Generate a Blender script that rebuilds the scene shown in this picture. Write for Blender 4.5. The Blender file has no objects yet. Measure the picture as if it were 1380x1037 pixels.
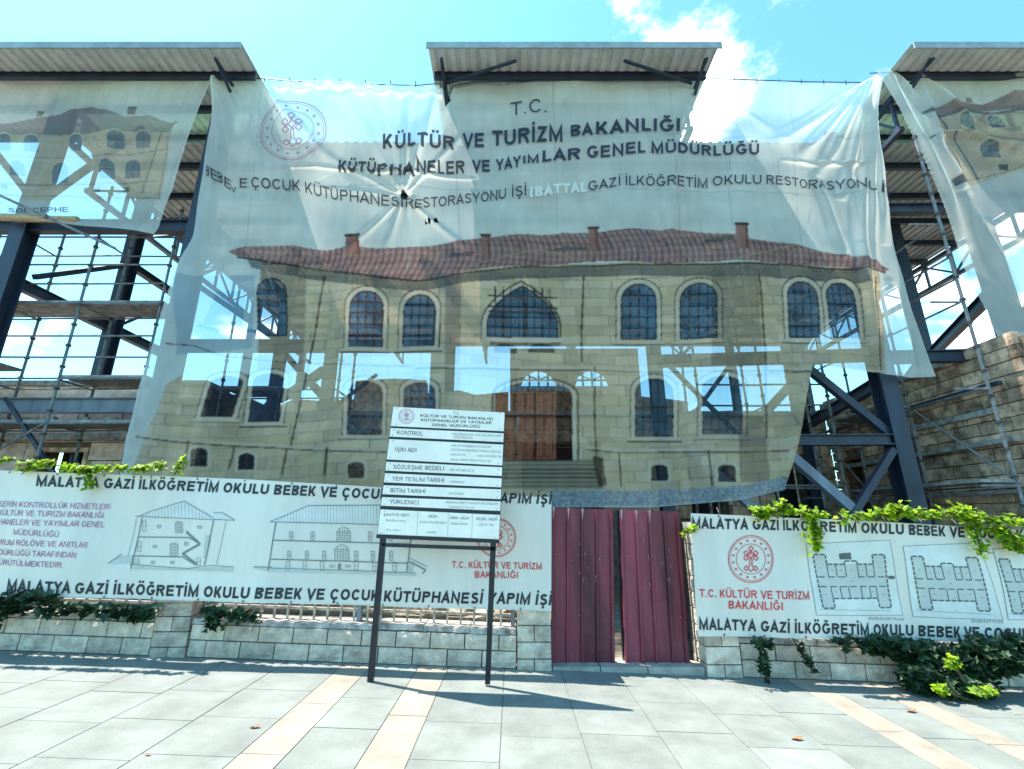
import bpy, bmesh, math, random
import numpy as np
from mathutils import Vector, Matrix
random.seed(7); rng = np.random.default_rng(7)
S = bpy.context.scene; COL = S.collection
# ------------------------------------------------------------ camera, world, sun, exposure
F = 627.0; CX = 690.0; CY = 518.5; PITCH = math.radians(16.1); CAMZ = 1.6
cd = bpy.data.cameras.new('camera'); cam = bpy.data.objects.new('camera', cd); COL.objects.link(cam)
cam.location = (0, 0, CAMZ); cam.rotation_euler = (math.radians(90) + PITCH, 0, 0)
cd.sensor_width = 36; cd.lens = F / 1380 * 36; cd.clip_start = .05; cd.clip_end = 3000
S.camera = cam
SUN = Vector((-1.15, .48, 2.8)).normalized()
W = bpy.data.worlds.new('World'); S.world = W; W.use_nodes = True
nt = W.node_tree; nt.nodes.clear(); N = nt.nodes.new; L = nt.links.new
sky = N('ShaderNodeTexSky'); sky.sky_type = 'NISHITA'; sky.sun_disc = False
sky.sun_elevation = math.asin(SUN.z); sky.sun_rotation = math.atan2(SUN.x, SUN.y)
sky.air_density = 1.0; sky.dust_density = .35; sky.ozone_density = 1.0
tc = N('ShaderNodeTexCoord')
nz = N('ShaderNodeTexNoise'); nz.inputs['Scale'].default_value = 3.2; nz.inputs['Detail'].default_value = 9; nz.inputs['Roughness'].default_value = .6
mp = N('ShaderNodeMapping'); mp.inputs['Scale'].default_value = (1, 1, 1.9); mp.inputs['Location'].default_value = (.35, .1, .22)
L(tc.outputs['Generated'], mp.inputs['Vector']); L(mp.outputs[0], nz.inputs['Vector'])
# a cumulus bank is placed around one direction of the sky, thin wisps elsewhere
def dotmask(d, c0, c1):
    v = N('ShaderNodeVectorMath'); v.operation = 'DOT_PRODUCT'; L(tc.outputs['Generated'], v.inputs[0]); v.inputs[1].default_value = Vector(d).normalized()
    m = N('ShaderNodeMapRange'); m.inputs[1].default_value = c0; m.inputs[2].default_value = c1; m.interpolation_type = 'SMOOTHSTEP'
    L(v.outputs['Value'], m.inputs[0]); return m.outputs[0]
def math2(op, a, b):
    m = N('ShaderNodeMath'); m.operation = op
    for i, s in enumerate((a, b)):
        if isinstance(s, (int, float)): m.inputs[i].default_value = s
        else: L(s, m.inputs[i])
    return m.outputs[0]
m1 = dotmask((.24, .57, .84), .955, .998)
m2 = dotmask((.55, .95, .22), .80, .98)
m3 = dotmask((-.8, .95, .25), .86, .99)
mm = math2('MAXIMUM', math2('MULTIPLY', m1, .21), math2('MAXIMUM', math2('MULTIPLY', m2, .08), math2('MULTIPLY', m3, .05)))
cl = math2('ADD', nz.outputs['Fac'], mm)
cr = N('ShaderNodeMapRange'); cr.inputs[1].default_value = .63; cr.inputs[2].default_value = .80; cr.interpolation_type = 'SMOOTHSTEP'; L(cl, cr.inputs[0])
hs = N('ShaderNodeMix'); hs.data_type = 'RGBA'; hs.blend_type = 'MULTIPLY'; hs.inputs[0].default_value = 1
L(sky.outputs[0], hs.inputs[6]); hs.inputs[7].default_value = (.36, .63, .62, 1)
mx = N('ShaderNodeMix'); mx.data_type = 'RGBA'; L(cr.outputs[0], mx.inputs[0]); L(hs.outputs[2], mx.inputs[6]); mx.inputs[7].default_value = (7.5, 7.6, 7.6, 1)
bg = N('ShaderNodeBackground'); bg.inputs[1].default_value = .11; L(mx.outputs[2], bg.inputs[0])
wo = N('ShaderNodeOutputWorld'); L(bg.outputs[0], wo.inputs[0])
sd = bpy.data.lights.new('sun', 'SUN'); sd.energy = 2.0; sd.angle = math.radians(.53); sd.color = (1, .955, .87)
so = bpy.data.objects.new('sun', sd); COL.objects.link(so); so.rotation_euler = SUN.to_track_quat('Z', 'Y').to_euler(); so.location = (0, 0, 40)
S.view_settings.view_transform = 'Standard'; S.view_settings.look = 'None'; S.view_settings.gamma = 1; S.view_settings.exposure = 2.75
S.view_settings.use_curve_mapping = False
S.render.engine = 'CYCLES'; S.cycles.transparent_max_bounces = 24; S.cycles.max_bounces = 8

# ------------------------------------------------------------ helpers
def U(px, py, Y):
    x = (px - CX) / F; y = (CY - py) / F
    d = Vector((x, math.cos(PITCH) - y * math.sin(PITCH), math.sin(PITCH) + y * math.cos(PITCH)))
    return Vector((0, 0, CAMZ)) + d * (Y / d.y)
def gz(x): return -.032 * (x - .4)
def srgb(c):
    return tuple(((v / 12.92) if v <= .04045 else ((v + .055) / 1.055) ** 2.4) for v in c)
def C8(r, g, b): return srgb((r / 255, g / 255, b / 255))

MATS = {}
def mat(name, col, rough=.8, var=.15, scale=6., bump=.2, bscale=40., metal=0., col2=None, rand=0., streak=False, trans=0., spec=.4, island=False):
    if name in MATS: return MATS[name]
    m = bpy.data.materials.new(name); m.use_nodes = True; t = m.node_tree; n = t.nodes.new; l = t.links.new
    b = t.nodes['Principled BSDF']; b.inputs['Roughness'].default_value = rough; b.inputs['Metallic'].default_value = metal
    b.inputs['Specular IOR Level'].default_value = spec
    tc = n('ShaderNodeTexCoord'); g = n('ShaderNodeNewGeometry')
    nz = n('ShaderNodeTexNoise'); nz.inputs['Scale'].default_value = scale; nz.inputs['Detail'].default_value = 8; nz.inputs['Roughness'].default_value = .65
    if streak:
        mp = n('ShaderNodeMapping'); mp.inputs['Scale'].default_value = (1, 1, .12); l(g.outputs['Position'], mp.inputs[0]); l(mp.outputs[0], nz.inputs['Vector'])
    else: l(g.outputs['Position'], nz.inputs['Vector'])
    c2 = col2 or tuple(v * (1 - var * 2.2) for v in col)
    c1 = col if col2 else tuple(min(.9, v * (1 + var * .8)) for v in col)
    r = n('ShaderNodeMapRange'); r.inputs[1].default_value = .35; r.inputs[2].default_value = .68; l(nz.outputs['Fac'], r.inputs[0])
    mx = n('ShaderNodeMix'); mx.data_type = 'RGBA'; l(r.outputs[0], mx.inputs[0]); mx.inputs[6].default_value = (*c1, 1); mx.inputs[7].default_value = (*c2, 1)
    out = mx.outputs[2]
    if rand:
        oi = n('ShaderNodeObjectInfo'); rr = n('ShaderNodeMapRange'); rr.inputs[3].default_value = 1 - rand; rr.inputs[4].default_value = 1 + rand * .6
        l(oi.outputs['Random'], rr.inputs[0]); hv = n('ShaderNodeHueSaturation'); l(rr.outputs[0], hv.inputs['Value']); l(out, hv.inputs['Color']); out = hv.outputs[0]
    l(out, b.inputs['Base Color'])
    if bump:
        n2 = n('ShaderNodeTexNoise'); n2.inputs['Scale'].default_value = bscale; n2.inputs['Detail'].default_value = 6; l(g.outputs['Position'], n2.inputs['Vector'])
        bp = n('ShaderNodeBump'); bp.inputs['Strength'].default_value = bump; bp.inputs['Distance'].default_value = .02; l(n2.outputs['Fac'], bp.inputs['Height']); l(bp.outputs[0], b.inputs['Normal'])
    if island:
        rr = n('ShaderNodeMapRange'); rr.inputs[3].default_value = .55; rr.inputs[4].default_value = 1.35; l(g.outputs['Random Per Island'], rr.inputs[0])
        r3 = n('ShaderNodeMapRange'); r3.inputs[3].default_value = .525; r3.inputs[4].default_value = .478; l(g.outputs['Random Per Island'], r3.inputs[0])
        hv = n('ShaderNodeHueSaturation'); l(rr.outputs[0], hv.inputs['Value']); l(r3.outputs[0], hv.inputs['Hue']); l(out, hv.inputs['Color']); out = hv.outputs[0]; l(out, b.inputs['Base Color'])
    if trans:
        tr = n('ShaderNodeBsdfTranslucent'); l(out, tr.inputs['Color']); ms = n('ShaderNodeMixShader'); ms.inputs[0].default_value = trans
        l(b.outputs[0], ms.inputs[1]); l(tr.outputs[0], ms.inputs[2]); l(ms.outputs[0], t.nodes['Material Output'].inputs['Surface'])
    MATS[name] = m; return m

def fabric(name, openness, attr=None, col=(.55, .58, .56), tl=.5):
    m = bpy.data.materials.new(name); m.use_nodes = True; t = m.node_tree; n = t.nodes.new; l = t.links.new
    t.nodes.remove(t.nodes['Principled BSDF']); g = n('ShaderNodeNewGeometry')
    if attr:
        a = n('ShaderNodeAttribute'); a.attribute_name = attr; src = a.outputs['Color']
    else:
        a = n('ShaderNodeRGB'); a.outputs[0].default_value = (*col, 1); src = a.outputs[0]
    nz = n('ShaderNodeTexNoise'); nz.inputs['Scale'].default_value = 1.1; nz.inputs['Detail'].default_value = 7; l(g.outputs['Position'], nz.inputs['Vector'])
    mp = n('ShaderNodeMapping'); mp.inputs['Scale'].default_value = (5, 5, .9); l(g.outputs['Position'], mp.inputs[0])
    n3 = n('ShaderNodeTexNoise'); n3.inputs['Scale'].default_value = 1; n3.inputs['Detail'].default_value = 4; l(mp.outputs[0], n3.inputs['Vector'])
    ad = n('ShaderNodeMath'); ad.operation = 'ADD'; l(nz.outputs['Fac'], ad.inputs[0]); l(n3.outputs['Fac'], ad.inputs[1])
    r = n('ShaderNodeMapRange'); r.inputs[1].default_value = .6; r.inputs[2].default_value = 1.4; r.inputs[3].default_value = .90; r.inputs[4].default_value = 1.05; l(ad.outputs[0], r.inputs[0])
    hv = n('ShaderNodeHueSaturation'); l(r.outputs[0], hv.inputs['Value']); l(src, hv.inputs['Color'])
    d = n('ShaderNodeBsdfDiffuse'); l(hv.outputs[0], d.inputs[0])
    tr = n('ShaderNodeBsdfTranslucent'); l(hv.outputs[0], tr.inputs[0])
    m1 = n('ShaderNodeMixShader'); m1.inputs[0].default_value = tl; l(d.outputs[0], m1.inputs[1]); l(tr.outputs[0], m1.inputs[2])
    tp = n('ShaderNodeBsdfTransparent'); m2 = n('ShaderNodeMixShader'); 
    r2 = n('ShaderNodeMapRange'); r2.inputs[1].default_value = .6; r2.inputs[2].default_value = 1.4; r2.inputs[3].default_value = openness * 1.08; r2.inputs[4].default_value = openness * .92; l(ad.outputs[0], r2.inputs[0])
    l(r2.outputs[0], m2.inputs[0]); l(m1.outputs[0], m2.inputs[1]); l(tp.outputs[0], m2.inputs[2])
    l(m2.outputs[0], t.nodes['Material Output'].inputs['Surface'])
    MATS[name] = m; return m

M_steel = mat('dark_painted_steel', (.026, .036, .062), .45, .2, 3, .1, streak=True)
M_steelL = mat('grey_blue_painted_steel', (.17, .20, .25), .5, .2, 3, .1, streak=True)
M_galv = mat('galvanised_tube', (.20, .205, .21), .6, .25, 8, .15, metal=.1)
M_plank = mat('weathered_scaffold_plank', (.30, .29, .27), .85, .3, 5, .3)
M_roofu = mat('grey_roof_sheet', (.62, .62, .60), .5, .12, 1.5, .05, streak=False)
M_rooft = mat('green_roof_sheet', (.20, .36, .22), .5, .12, 2, .05)
M_stone = mat('split_face_stone', (.60, .50, .40), .92, .2, 7, 1.0, 34, rand=.26)
M_mortar = mat('mortar', (.20, .195, .18), .95, .2, 12, .5)
M_coping = mat('concrete_coping', (.40, .38, .35), .9, .3, 7, .6)
M_old = mat('old_tan_stone', (.66, .43, .29), .92, .36, 4, .9, 22, rand=.42)
M_pink = mat('salmon_plaster_stone', (.80, .55, .44), .92, .22, 3, .6, 22, rand=.18)
M_old2 = mat('old_dark_masonry', (.20, .15, .11), .95, .3, 4, .9, 18)
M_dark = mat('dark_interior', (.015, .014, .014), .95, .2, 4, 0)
M_board = mat('white_vinyl', (.70, .645, .575), .5, .075, 1.3, .15, 5, streak=True)
M_ink = mat('black_ink', (.022, .026, .034), .6, .1, 5, 0)
M_ink2 = mat('dark_blue_ink', (.03, .045, .085), .6, .1, 5, 0)
M_grey = mat('grey_ink', (.20, .22, .22), .7, .1, 5, 0)
M_greyl = mat('pale_grey_ink', (.50, .51, .48), .7, .05, 5, 0)
M_greyll = mat('light_grey_ink', (.66, .66, .62), .7, .05, 5, 0)
M_red = mat('red_ink', (.62, .05, .055), .6, .08, 5, 0)
M_mag = mat('faded_magenta_ink', (.42, .13, .30), .7, .2, 5, 0)
M_pinkink = mat('pink_ink', (.60, .26, .36), .7, .1, 5, 0)
M_white = mat('white_ink', (.75, .75, .75), .7, .1, 5, 0)
M_black = mat('black_gloss_steel', (.012, .014, .02), .35, .2, 5, .05)
M_sign = mat('white_sign_panel', (.86, .78, .70), .35, .05, 3, 0)
M_gate = mat('maroon_painted_sheet', (.22, .034, .058), .42, .36, 2.5, .06, streak=True)
M_scratch = mat('bare_scratch', (.45, .33, .35), .6, .2, 20, 0)
M_slab = mat('pale_paving_slab', (.182, .195, .176), .8, .13, 2.2, .22, 60, rand=.05)
M_cream = mat('cream_paving_slab', (.275, .238, .19), .8, .12, 3, .2, 60, rand=.05)
M_slabg = mat('worn_grey_slab', (.13, .14, .135), .85, .25, 22, .4, 60)
M_slabw = mat('whitish_slab', (.215, .225, .205), .8, .1, 4, .2, 60)
M_joint = mat('joint_sand', (.15, .155, .14), .95, .2, 20, .3)
M_soil = mat('dry_soil', (.20, .165, .12), .98, .3, 3, .8, 12)
M_rock = mat('rubble_stone', (.42, .34, .26), .95, .3, 8, 1.0, 16, rand=.3)
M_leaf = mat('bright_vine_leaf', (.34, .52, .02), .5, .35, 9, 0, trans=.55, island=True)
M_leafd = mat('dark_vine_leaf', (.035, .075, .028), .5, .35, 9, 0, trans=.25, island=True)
M_stem = mat('vine_stem', (.10, .075, .04), .9, .2, 9, .2)
M_log = mat('bare_log', (.50, .34, .19), .85, .2, 14, .5)
M_dry = mat('dry_leaf', (.33, .14, .06), .8, .3, 40, 0)
M_rust = mat('painted_railing', (.44, .40, .36), .7, .3, 12, .3)

def setp(o, label=None, cat=None, group=None, kind=None):
    if label: o['label'] = label
    if cat: o['category'] = cat
    if group: o['group'] = group
    if kind: o['kind'] = kind
    return o
def empty(name, loc, label, cat, group=None):
    o = bpy.data.objects.new(name, None); COL.objects.link(o); o.location = loc; o.empty_display_size = .1
    return setp(o, label, cat, group)
class MB:
    def __init__(s): s.v = []; s.f = []; s.m = []
    def quads(s, vs, fs, mi=0):
        k = len(s.v); s.v += [tuple(p) for p in vs]; s.f += [tuple(k + i for i in f) for f in fs]; s.m += [mi] * len(fs); return s
    def hexa(s, p, mi=0):
        return s.quads(p, [(0, 3, 2, 1), (4, 5, 6, 7), (0, 1, 5, 4), (1, 2, 6, 5), (2, 3, 7, 6), (3, 0, 4, 7)], mi)
    def box(s, x0, x1, y0, y1, z0, z1, mi=0):
        return s.hexa([(x0, y0, z0), (x1, y0, z0), (x1, y1, z0), (x0, y1, z0), (x0, y0, z1), (x1, y0, z1), (x1, y1, z1), (x0, y1, z1)], mi)
    def bar(s, a, b, w, h, up=(0, 0, 1), mi=0):
        a = Vector(a); b = Vector(b); d = (b - a).normalized(); up = Vector(up)
        if abs(d.dot(up)) > .95: up = Vector((0, 1, 0))
        r = d.cross(up).normalized(); u = r.cross(d)
        q = [(-r * w / 2 - u * h / 2), (r * w / 2 - u * h / 2), (r * w / 2 + u * h / 2), (-r * w / 2 + u * h / 2)]
        return s.hexa([a + k for k in q] + [b + k for k in q], mi)
    def ibeam(s, a, b, w, h, up=(0, 0, 1), mi=0, t=.025):
        a = Vector(a); b = Vector(b); d = (b - a).normalized(); up = Vector(up)
        if abs(d.dot(up)) > .95: up = Vector((0, 1, 0))
        r = d.cross(up).normalized(); u = r.cross(d)
        s.bar(a + u * (h / 2 - t / 2), b + u * (h / 2 - t / 2), w, t, up, mi); s.bar(a - u * (h / 2 - t / 2), b - u * (h / 2 - t / 2), w, t, up, mi)
        return s.bar(a, b, t, h - 2 * t - .002, up, mi)
    def tube(s, pts, r, n=7, mi=0):
        pts = [Vector(p) for p in pts]; rs = r if isinstance(r, (list, tuple)) else [r] * len(pts); vs = []; fs = []
        for i, p in enumerate(pts):
            d = (pts[min(i + 1, len(pts) - 1)] - pts[max(i - 1, 0)]).normalized()
            up = Vector((0, 0, 1)) if abs(d.z) < .9 else Vector((0, 1, 0))
            a = d.cross(up).normalized(); b = a.cross(d)
            for k in range(n):
                t = 2 * math.pi * k / n; vs.append(p + (a * math.cos(t) + b * math.sin(t)) * rs[i])
        for i in range(len(pts) - 1):
            for k in range(n): fs.append((i * n + k, i * n + (k + 1) % n, (i + 1) * n + (k + 1) % n, (i + 1) * n + k))
        fs += [tuple(range(n))[::-1], tuple((len(pts) - 1) * n + k for k in range(n))]
        return s.quads(vs, fs, mi)
    def build(s, name, mats, parent=None, smooth=False, kind=None):
        me = bpy.data.meshes.new(name); me.from_pydata(s.v, [], s.f)
        ms = mats if isinstance(mats, (list, tuple)) else [mats]
        for m in ms: me.materials.append(m)
        if len(ms) > 1: me.polygons.foreach_set('material_index', s.m)
        if smooth: me.polygons.foreach_set('use_smooth', [True] * len(s.f))
        me.update()
        o = bpy.data.objects.new(name, me); COL.objects.link(o)
        if parent is not None: attach(o, parent)
        if kind: o['kind'] = kind
        return o
def world_loc(p):
    m = Vector(p.location)
    q = p.parent
    while q is not None: m = m + Vector(q.location); q = q.parent
    return m
def attach(o, parent):
    # every parent here is unrotated, so a shift of the object is enough
    o.parent = parent; o.location = Vector(o.location) - world_loc(parent)
def inst(me, name, parent, loc, scale=(1, 1, 1), rot=(0, 0, 0), m=None):
    o = bpy.data.objects.new(name, me); COL.objects.link(o); o.location = loc; o.scale = scale; o.rotation_euler = rot
    if parent is not None: attach(o, parent)
    return o

# rough block variants, unit size centred
def block_mesh(name, m, seed, bev=.06, bulge=.18):
    r = random.Random(seed); v = []; f = []
    n = 4
    for j in range(n):
        for i in range(n):
            x = -.5 + i / (n - 1); z = -.5 + j / (n - 1)
            e = (i in (0, n - 1)) or (j in (0, n - 1))
            v.append((x * (1 if not e else .985), -.5 + (bulge * .9 if e else bulge * r.uniform(-.5, .45)), z * (1 if not e else .97)))
    for j in range(n - 1):
        for i in range(n - 1):
            a = j * n + i; f.append((a, a + 1, a + n + 1, a + n))
    ring = [0, 1, 2, 3, 7, 11, 15, 14, 13, 12, 8, 4]; k = len(v)
    for a in ring: v.append((v[a][0], .5, v[a][2]))
    for q in range(12):
        a, b = ring[q], ring[(q + 1) % 12]; f.append((b, a, k + q, k + (q + 1) % 12))
    f.append(tuple(k + q for q in range(12)))
    me = bpy.data.meshes.new(name); me.from_pydata(v, [], f); me.materials.append(m); me.update(); return me
BLK = [block_mesh('stone_block', M_stone, i) for i in range(6)]
BLKO = [block_mesh('old_stone', M_old, 20 + i, bulge=.08) for i in range(5)]
BLKP = [block_mesh('plaster_stone', M_pink, 40 + i, bulge=.04) for i in range(4)]
bmx = MB().box(-.5, .5, -.5, .5, -.5, .5)
def boxmesh(name, m):
    me = bpy.data.meshes.new(name); me.from_pydata(bmx.v, [], bmx.f); me.materials.append(m); me.update(); return me

# ------------------------------------------------------------ 2-D drawing turned into thin meshes
class Draw:
    """polygons in a flat drawing, mapped to 3-D points by fn(x, y)"""
    def __init__(s): s.v = []; s.f = []; s.marks = []
    def poly(s, pts): k = len(s.v); s.v += [tuple(p) for p in pts]; s.f.append(tuple(range(k, k + len(pts)))); return s
    def line(s, x0, y0, x1, y1, w):
        dx, dy = x1 - x0, y1 - y0; L_ = math.hypot(dx, dy) or 1; nx, ny = -dy / L_ * w / 2, dx / L_ * w / 2
        return s.poly([(x0 + nx, y0 + ny), (x1 + nx, y1 + ny), (x1 - nx, y1 - ny), (x0 - nx, y0 - ny)])
    def path(s, pts, w, close=False):
        pts = list(pts) + ([pts[0]] if close else [])
        for a, b in zip(pts, pts[1:]): s.line(a[0], a[1], b[0], b[1], w)
        return s
    def rect(s, x0, y0, x1, y1, w): return s.path([(x0, y0), (x1, y0), (x1, y1), (x0, y1)], w, True)
    def ring(s, cx, cy, rx, ry, w, n=48):
        for i in range(n):
            a, b = 2 * math.pi * i / n, 2 * math.pi * (i + 1) / n
            s.poly([(cx + (rx - w / 2) * math.cos(a), cy + (ry - w / 2) * math.sin(a)), (cx + (rx + w / 2) * math.cos(a), cy + (ry + w / 2) * math.sin(a)),
                    (cx + (rx + w / 2) * math.cos(b), cy + (ry + w / 2) * math.sin(b)), (cx + (rx - w / 2) * math.cos(b), cy + (ry - w / 2) * math.sin(b))])
        return s
    def star(s, cx, cy, r, rot=0):
        p = []
        for i in range(10):
            a = rot - math.pi / 2 + math.pi * i / 5; q = r if i % 2 == 0 else r * .42; p.append((cx + q * math.cos(a), cy + q * math.sin(a)))
        for i in range(5):
            s.poly([(cx, cy), p[(2 * i - 1) % 10], p[2 * i], p[2 * i + 1]])
        return s
    def emblem(s, cx, cy, rx, ry, w):
        s.ring(cx, cy, rx, ry, w * .8); s.ring(cx, cy, rx * .93, ry * .93, w * .45)
        s.ring(cx, cy, rx * .64, ry * .64, w * .6, 36)
        for i in range(16):
            a = 2 * math.pi * (i + .5) / 16; s.star(cx + rx * .79 * math.cos(a), cy + ry * .79 * math.sin(a), (rx + ry) / 2 * .075)
        k = rx * .64; q = ry * .64
        def pp(*a): return [(cx + a[t] * k, cy + a[t + 1] * q) for t in range(0, len(a), 2)]
        def dia(ux, uy, r=.165): s.path(pp(ux - r, uy, ux, uy - r, ux + r, uy, ux, uy + r), w, True)
        dia(0, -.70); dia(-.33, -.40); dia(.33, -.40); dia(-.33, -.06); dia(.33, -.06); dia(-.30, .62); dia(.30, .62)
        for a in ((-.10, -.56, .26, -.22), (.10, -.56, -.26, -.22), (-.22, -.30, .10, .02), (.22, -.30, -.10, .02), (-.06, -.36, .0, -.30)): s.path(pp(*a), w)
        s.path(pp(-.075, -.02, -.075, .45, -.20, .55), w); s.path(pp(.075, -.02, .075, .45, .20, .55), w); s.path(pp(-.18, .66, 0, .84, .18, .66), w)
        return s
    def word(s, txt, x0, y0, x1, y1, cap, bold=.0, lean=None, ytop=None):
        """text on the baseline (x0,y0)-(x1,y1), y pointing down, capital height cap"""
        vs, fs, w = glyphs(txt, bold)
        dx, dy = (x1 - x0), (y1 - y0)
        lean = 0 if lean is None else lean
        k = len(s.v); s.marks.append((k, len(s.f)))
        for (gx, gy) in vs:
            t = gx / w; h = gy / .682 * cap
            s.v.append((x0 + dx * t + lean * h, y0 + dy * t - h))
        s.f += [tuple(k + i for i in f) for f in fs]; return s
    def build(s, name, fn, m, parent=None, maxlen=None):
        maxlen = maxlen or (12 if name in ('plan', 'drawing') else None)
        if len(s.marks) > 1 and name == 'lettering':
            mk = s.marks + [(len(s.v), len(s.f))]; out = None
            for (a, b), (c, d_) in zip(mk, mk[1:]):
                q = Draw(); q.v = s.v[a:c]; q.f = [tuple(i - a for i in f) for f in s.f[b:d_]]; out = q.build(name, fn, m, parent, maxlen)
            return out
        v2, f2 = s.v, s.f
        if maxlen:
            bm = bmesh.new(); bv = [bm.verts.new((p[0], p[1], 0)) for p in s.v]
            for f in s.f:
                try: bm.faces.new([bv[i] for i in f])
                except ValueError: pass
            bmesh.ops.triangulate(bm, faces=bm.faces[:])
            for _ in range(6):
                lg_ = [e for e in bm.edges if e.calc_length() > maxlen]
                if not lg_: break
                bmesh.ops.subdivide_edges(bm, edges=lg_, cuts=1); bmesh.ops.triangulate(bm, faces=[f for f in bm.faces if len(f.verts) > 3])
            bm.verts.index_update(); v2 = [(v.co.x, v.co.y) for v in bm.verts]; f2 = [tuple(v.index for v in f.verts) for f in bm.faces]; bm.free()
        vs = [fn(*p) for p in v2]
        me = bpy.data.meshes.new(name); me.from_pydata([tuple(v) for v in vs], [], f2); me.materials.append(m); me.update()
        o = bpy.data.objects.new(name, me); COL.objects.link(o)
        if parent is not None: attach(o, parent)
        return o
_G = {}
# plain grotesque capitals built from strokes; capital height is 1
ADV = dict(zip('ABCDEFGHIKLMNOPRSTUVYZ', (667, 667, 722, 722, 667, 611, 778, 722, 278, 667, 556, 833, 722, 778, 667, 722, 667, 611, 722, 667, 667, 611)))
ADV.update({c: 556 for c in '0123456789'}); ADV.update({'.': 278, ':': 278, ',': 278, '/': 300, '(': 333, ')': 333, ' ': 278})
def _arc(cx, cy, rx, ry, a0, a1, n=10):
    return [(cx + rx * math.cos(math.radians(a0 + (a1 - a0) * i / n)), cy + ry * math.sin(math.radians(a0 + (a1 - a0) * i / n))) for i in range(n + 1)]
def _strokes(ch, W, w):
    h = w / 2; L, R, B, T = h, W - h, h, 1 - h; C = W / 2
    S_ = {
        'A': [[(L * .7, 0), (C, 1 - h * .6), (W - L * .7, 0)], [(W * .24, .33), (W * .76, .33)]],
        'B': [[(L, 0), (L, 1)], [(w, T)] + _arc(W * .58, .755, W * .30, .245 - h, 90, -90, 7) + [(w, .51)], [(w, .51)] + _arc(W * .60, .265, W * .40 - h, .265 - h + .0, 90, -90, 7)[1:] + [(w, B)]],
        'C': [_arc(W * .52, .5, W * .52 - h, .5 - h, 36, 324, 18)],
        'D': [[(L, 0), (L, 1)], [(w, T)] + _arc(W * .42, .5, W * .58 - h, .5 - h, 90, -90, 12) + [(w, B)]],
        'E': [[(L, 0), (L, 1)], [(w, T), (W * .97, T)], [(w, .52), (W * .92, .52)], [(w, B), (W, B)]],
        'F': [[(L, 0), (L, 1)], [(w, T), (W, T)], [(w, .5), (W * .88, .5)]],
        'G': [_arc(W * .51, .5, W * .51 - h, .5 - h, 40, 322, 18) + [(R, .44), (W * .55, .44)]],
        'H': [[(L, 0), (L, 1)], [(R, 0), (R, 1)], [(w, .53), (W - w, .53)]],
        'I': [[(C, 0), (C, 1)]],
        'K': [[(L, 0), (L, 1)], [(w, .33), (R - .01, 1)], [(W * .38, .60), (W - h * .8, 0)]],
        'L': [[(L, 0), (L, 1)], [(w, B), (W, B)]],
        'M': [[(L, 0), (L, 1 - h * .3), (C, h * 1.1), (R, 1 - h * .3), (R, 0)]],
        'N': [[(L, 0), (L, 1 - h * .4), (R, h * .4), (R, 1)]],
        'O': [_arc(C, .5, C - h, .5 - h, 0, 360, 22)],
        'P': [[(L, 0), (L, 1)], [(w, T)] + _arc(W * .58, .72, W * .42 - h, .28 - h, 90, -90, 8) + [(w, .44 + h)]],
        'R': [[(L, 0), (L, 1)], [(w, T)] + _arc(W * .56, .725, W * .38 - h * .6, .275 - h, 90, -90, 8) + [(w, .45 + h)], [(W * .52, .45), (W * .70, .30), (W - h, 0)]],
        'S': [_arc(C, .735, C - h * 1.3, .265 - h, 20, 215, 10) + [(W * .3, .565), (W * .70, .47)] + _arc(C, .275, C - h, .275 - h, 38, -160, 10)],
        'T': [[(C, 0), (C, 1 - w)], [(0, T), (W, T)]],
        'U': [[(L, 1)] + _arc(C, .36, C - h, .36 - h, 180, 360, 12) + [(R, 1)]],
        'V': [[(L * .7, 1), (C, h * .7), (W - L * .7, 1)]],
        'Y': [[(L * .8, 1), (C, .45), (W - L * .8, 1)], [(C, .45), (C, 0)]],
        'Z': [[(.02, T), (R, T), (L, B), (W, B)]],
        '0': [_arc(C, .5, C - h, .5 - h, 0, 360, 16)], '1': [[(W * .2, .78), (C + h, 1 - h * .5), (C + h, 0)]],
        '2': [_arc(C, .7, C - h, .3 - h, 160, -30, 8) + [(L, B), (W, B)]], '3': [_arc(C, .74, C - h * 1.4, .26 - h, 150, -85, 8), _arc(C, .28, C - h, .28 - h, 85, -150, 8)],
        '4': [[(W * .7, 0), (W * .7, 1), (L, .28), (W, .28)]], '5': [[(W * .9, T), (W * .2, T), (W * .12, .5)] + _arc(C, .33, C - h, .33 - h, 120, -150, 9)],
        '7': [[(0, T), (R, T), (W * .35, 0)]], '9': [_arc(C, .68, C - h, .32 - h, 0, 360, 14), [(R, .66), (W * .85, .2), (W * .2, h)]],
        '.': [[(C, 0), (C, w * 1.05)]], ',': [[(C, w), (C - .05, -.12)]], ':': [[(C, 0), (C, w)], [(C, .55), (C, .55 + w)]],
        '/': [[(0, 0), (W, 1)]], '(': [_arc(W * 1.1, .4, W * .9, .62, 125, 235, 8)], ')': [_arc(-W * .1, .4, W * .9, .62, 55, -55, 8)],
    }
    return S_.get(ch, [])
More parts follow.
